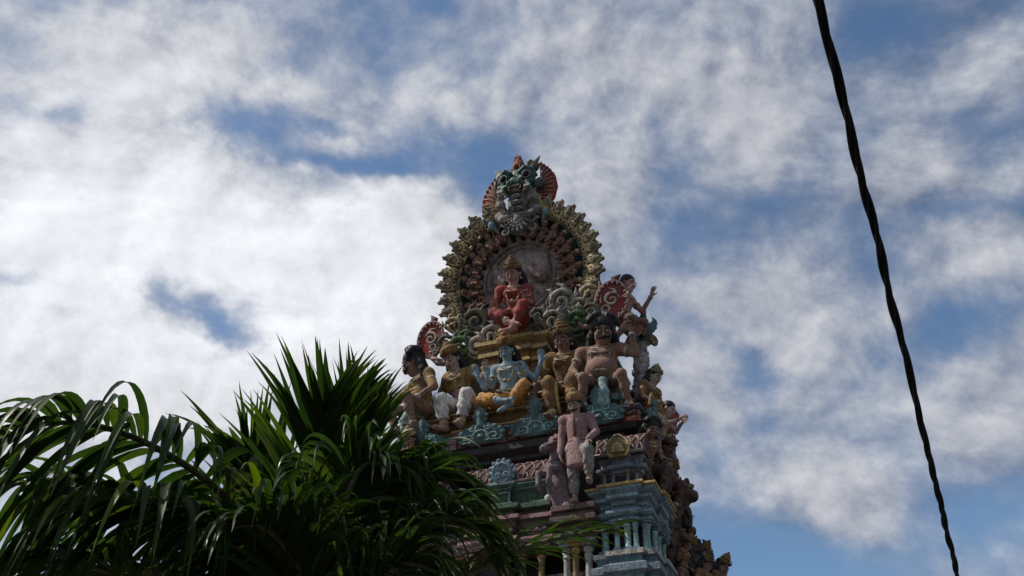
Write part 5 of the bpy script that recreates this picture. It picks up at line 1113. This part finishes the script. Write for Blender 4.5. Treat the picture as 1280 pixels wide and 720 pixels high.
# fronds blown to the right
frond([CRN, W(432, 720, 4.9), W(462, 630, 4.8), W(498, 600, 4.75), W(540, 592, 4.7), W(588, 618, 4.7)], 48, .56, 1.2, .8, 7, .040, .15, .5, messy=.34)
frond([CRN, W(445, 770, 4.7), W(485, 695, 4.6), W(530, 655, 4.55), W(580, 650, 4.5), W(625, 690, 4.5)], 54, .50, 1.2, .8, 8, .032, .15, .6, messy=.40)
frond([CRN, W(460, 800, 4.8), W(540, 745, 4.7), W(620, 700, 4.6), W(700, 672, 4.6), W(775, 662, 4.6)], 26, .40, .7, .7, 9, .022, .12, .7, messy=.25)
frond([CRN, W(415, 700, 4.6), W(432, 625, 4.5), W(455, 582, 4.5), W(485, 580, 4.4)], 44, .58, 1.9, .9, 10, .036, .15, .30, messy=.5)
frond([CRN, W(400, 780, 4.6), W(370, 710, 4.5), W(330, 660, 4.4), W(280, 660, 4.3)], 50, .8, 1.2, .8, 11, .050, .12, .1, messy=.1, angle=50)
frond([CRN, W(430, 800, 4.4), W(465, 740, 4.3), W(505, 705, 4.3), W(550, 715, 4.2)], 46, .52, 1.2, .8, 12, .034, .12, .4, messy=.35)
c0 = Vector(CRN); b = MB(); b.tube([(c0.x-.1, c0.y+.2, .1), (c0.x-.08, c0.y+.18, .8), (c0.x-.03, c0.y+.08, 1.7), (c0.x, c0.y, c0.z-.15), (c0.x, c0.y, c0.z+.12)], [.17, .13, .11, .10, .07], 16); b.build('trunk', 'bark', palm)
# ------------------------------------------------------------------ twisted overhead cable
pts = [(1022, -2), (1048, 108), (1073, 203), (1098, 310), (1125, 420), (1150, 522), (1173, 622), (1197, 722)]
P0 = world_pt(1022, -2, 3.3); P1 = world_pt(1197, 722, 7.2)
dd = Vector(P1-P0); Ltot = dd.length; C = []
def cab(t):                                                           # straight line with a slight sag
    return Vector(P0)+dd*t + Vector((0, 0, 1))*(.10*(2*t-1)**2-.10) + Vector((0, 0, 0))
cable = thing('power_cable', 'thick black twisted overhead cable crossing the sky on the right', 'cable', Matrix.Identity(4))
NS = 900; cl_ = [cab(-1.0+4.5*i/NS) for i in range(NS+1)]; dist = 0; acc = [0]
for i in range(NS): dist += (cl_[i+1]-cl_[i]).length; acc.append(dist)
tdir = dd.normalized(); a1 = tdir.orthogonal().normalized(); a2 = tdir.cross(a1)
P('cable_black', (.013, .013, .013), spec=.12, dirt=0, rough=.9, bump=.1, streak=False, var=.1)
for k in range(3):
    b = MB(); R_ = .0098; pp = []
    for i in range(NS+1):
        ph = acc[i]*2*PI/.78 + k*2*PI/3*(1+.12*math.sin(acc[i]*.9+k)) + .9*math.sin(acc[i]*1.3)+.5*math.sin(acc[i]*2.9+1); pp.append(cl_[i]+(a1*math.cos(ph)+a2*math.sin(ph))*R_*(1+.25*math.sin(acc[i]*2.1+k*2)))
    b.tube(pp, [.0108, .0094, .0058][k], 8); b.build('strand', 'cable_black', cable)
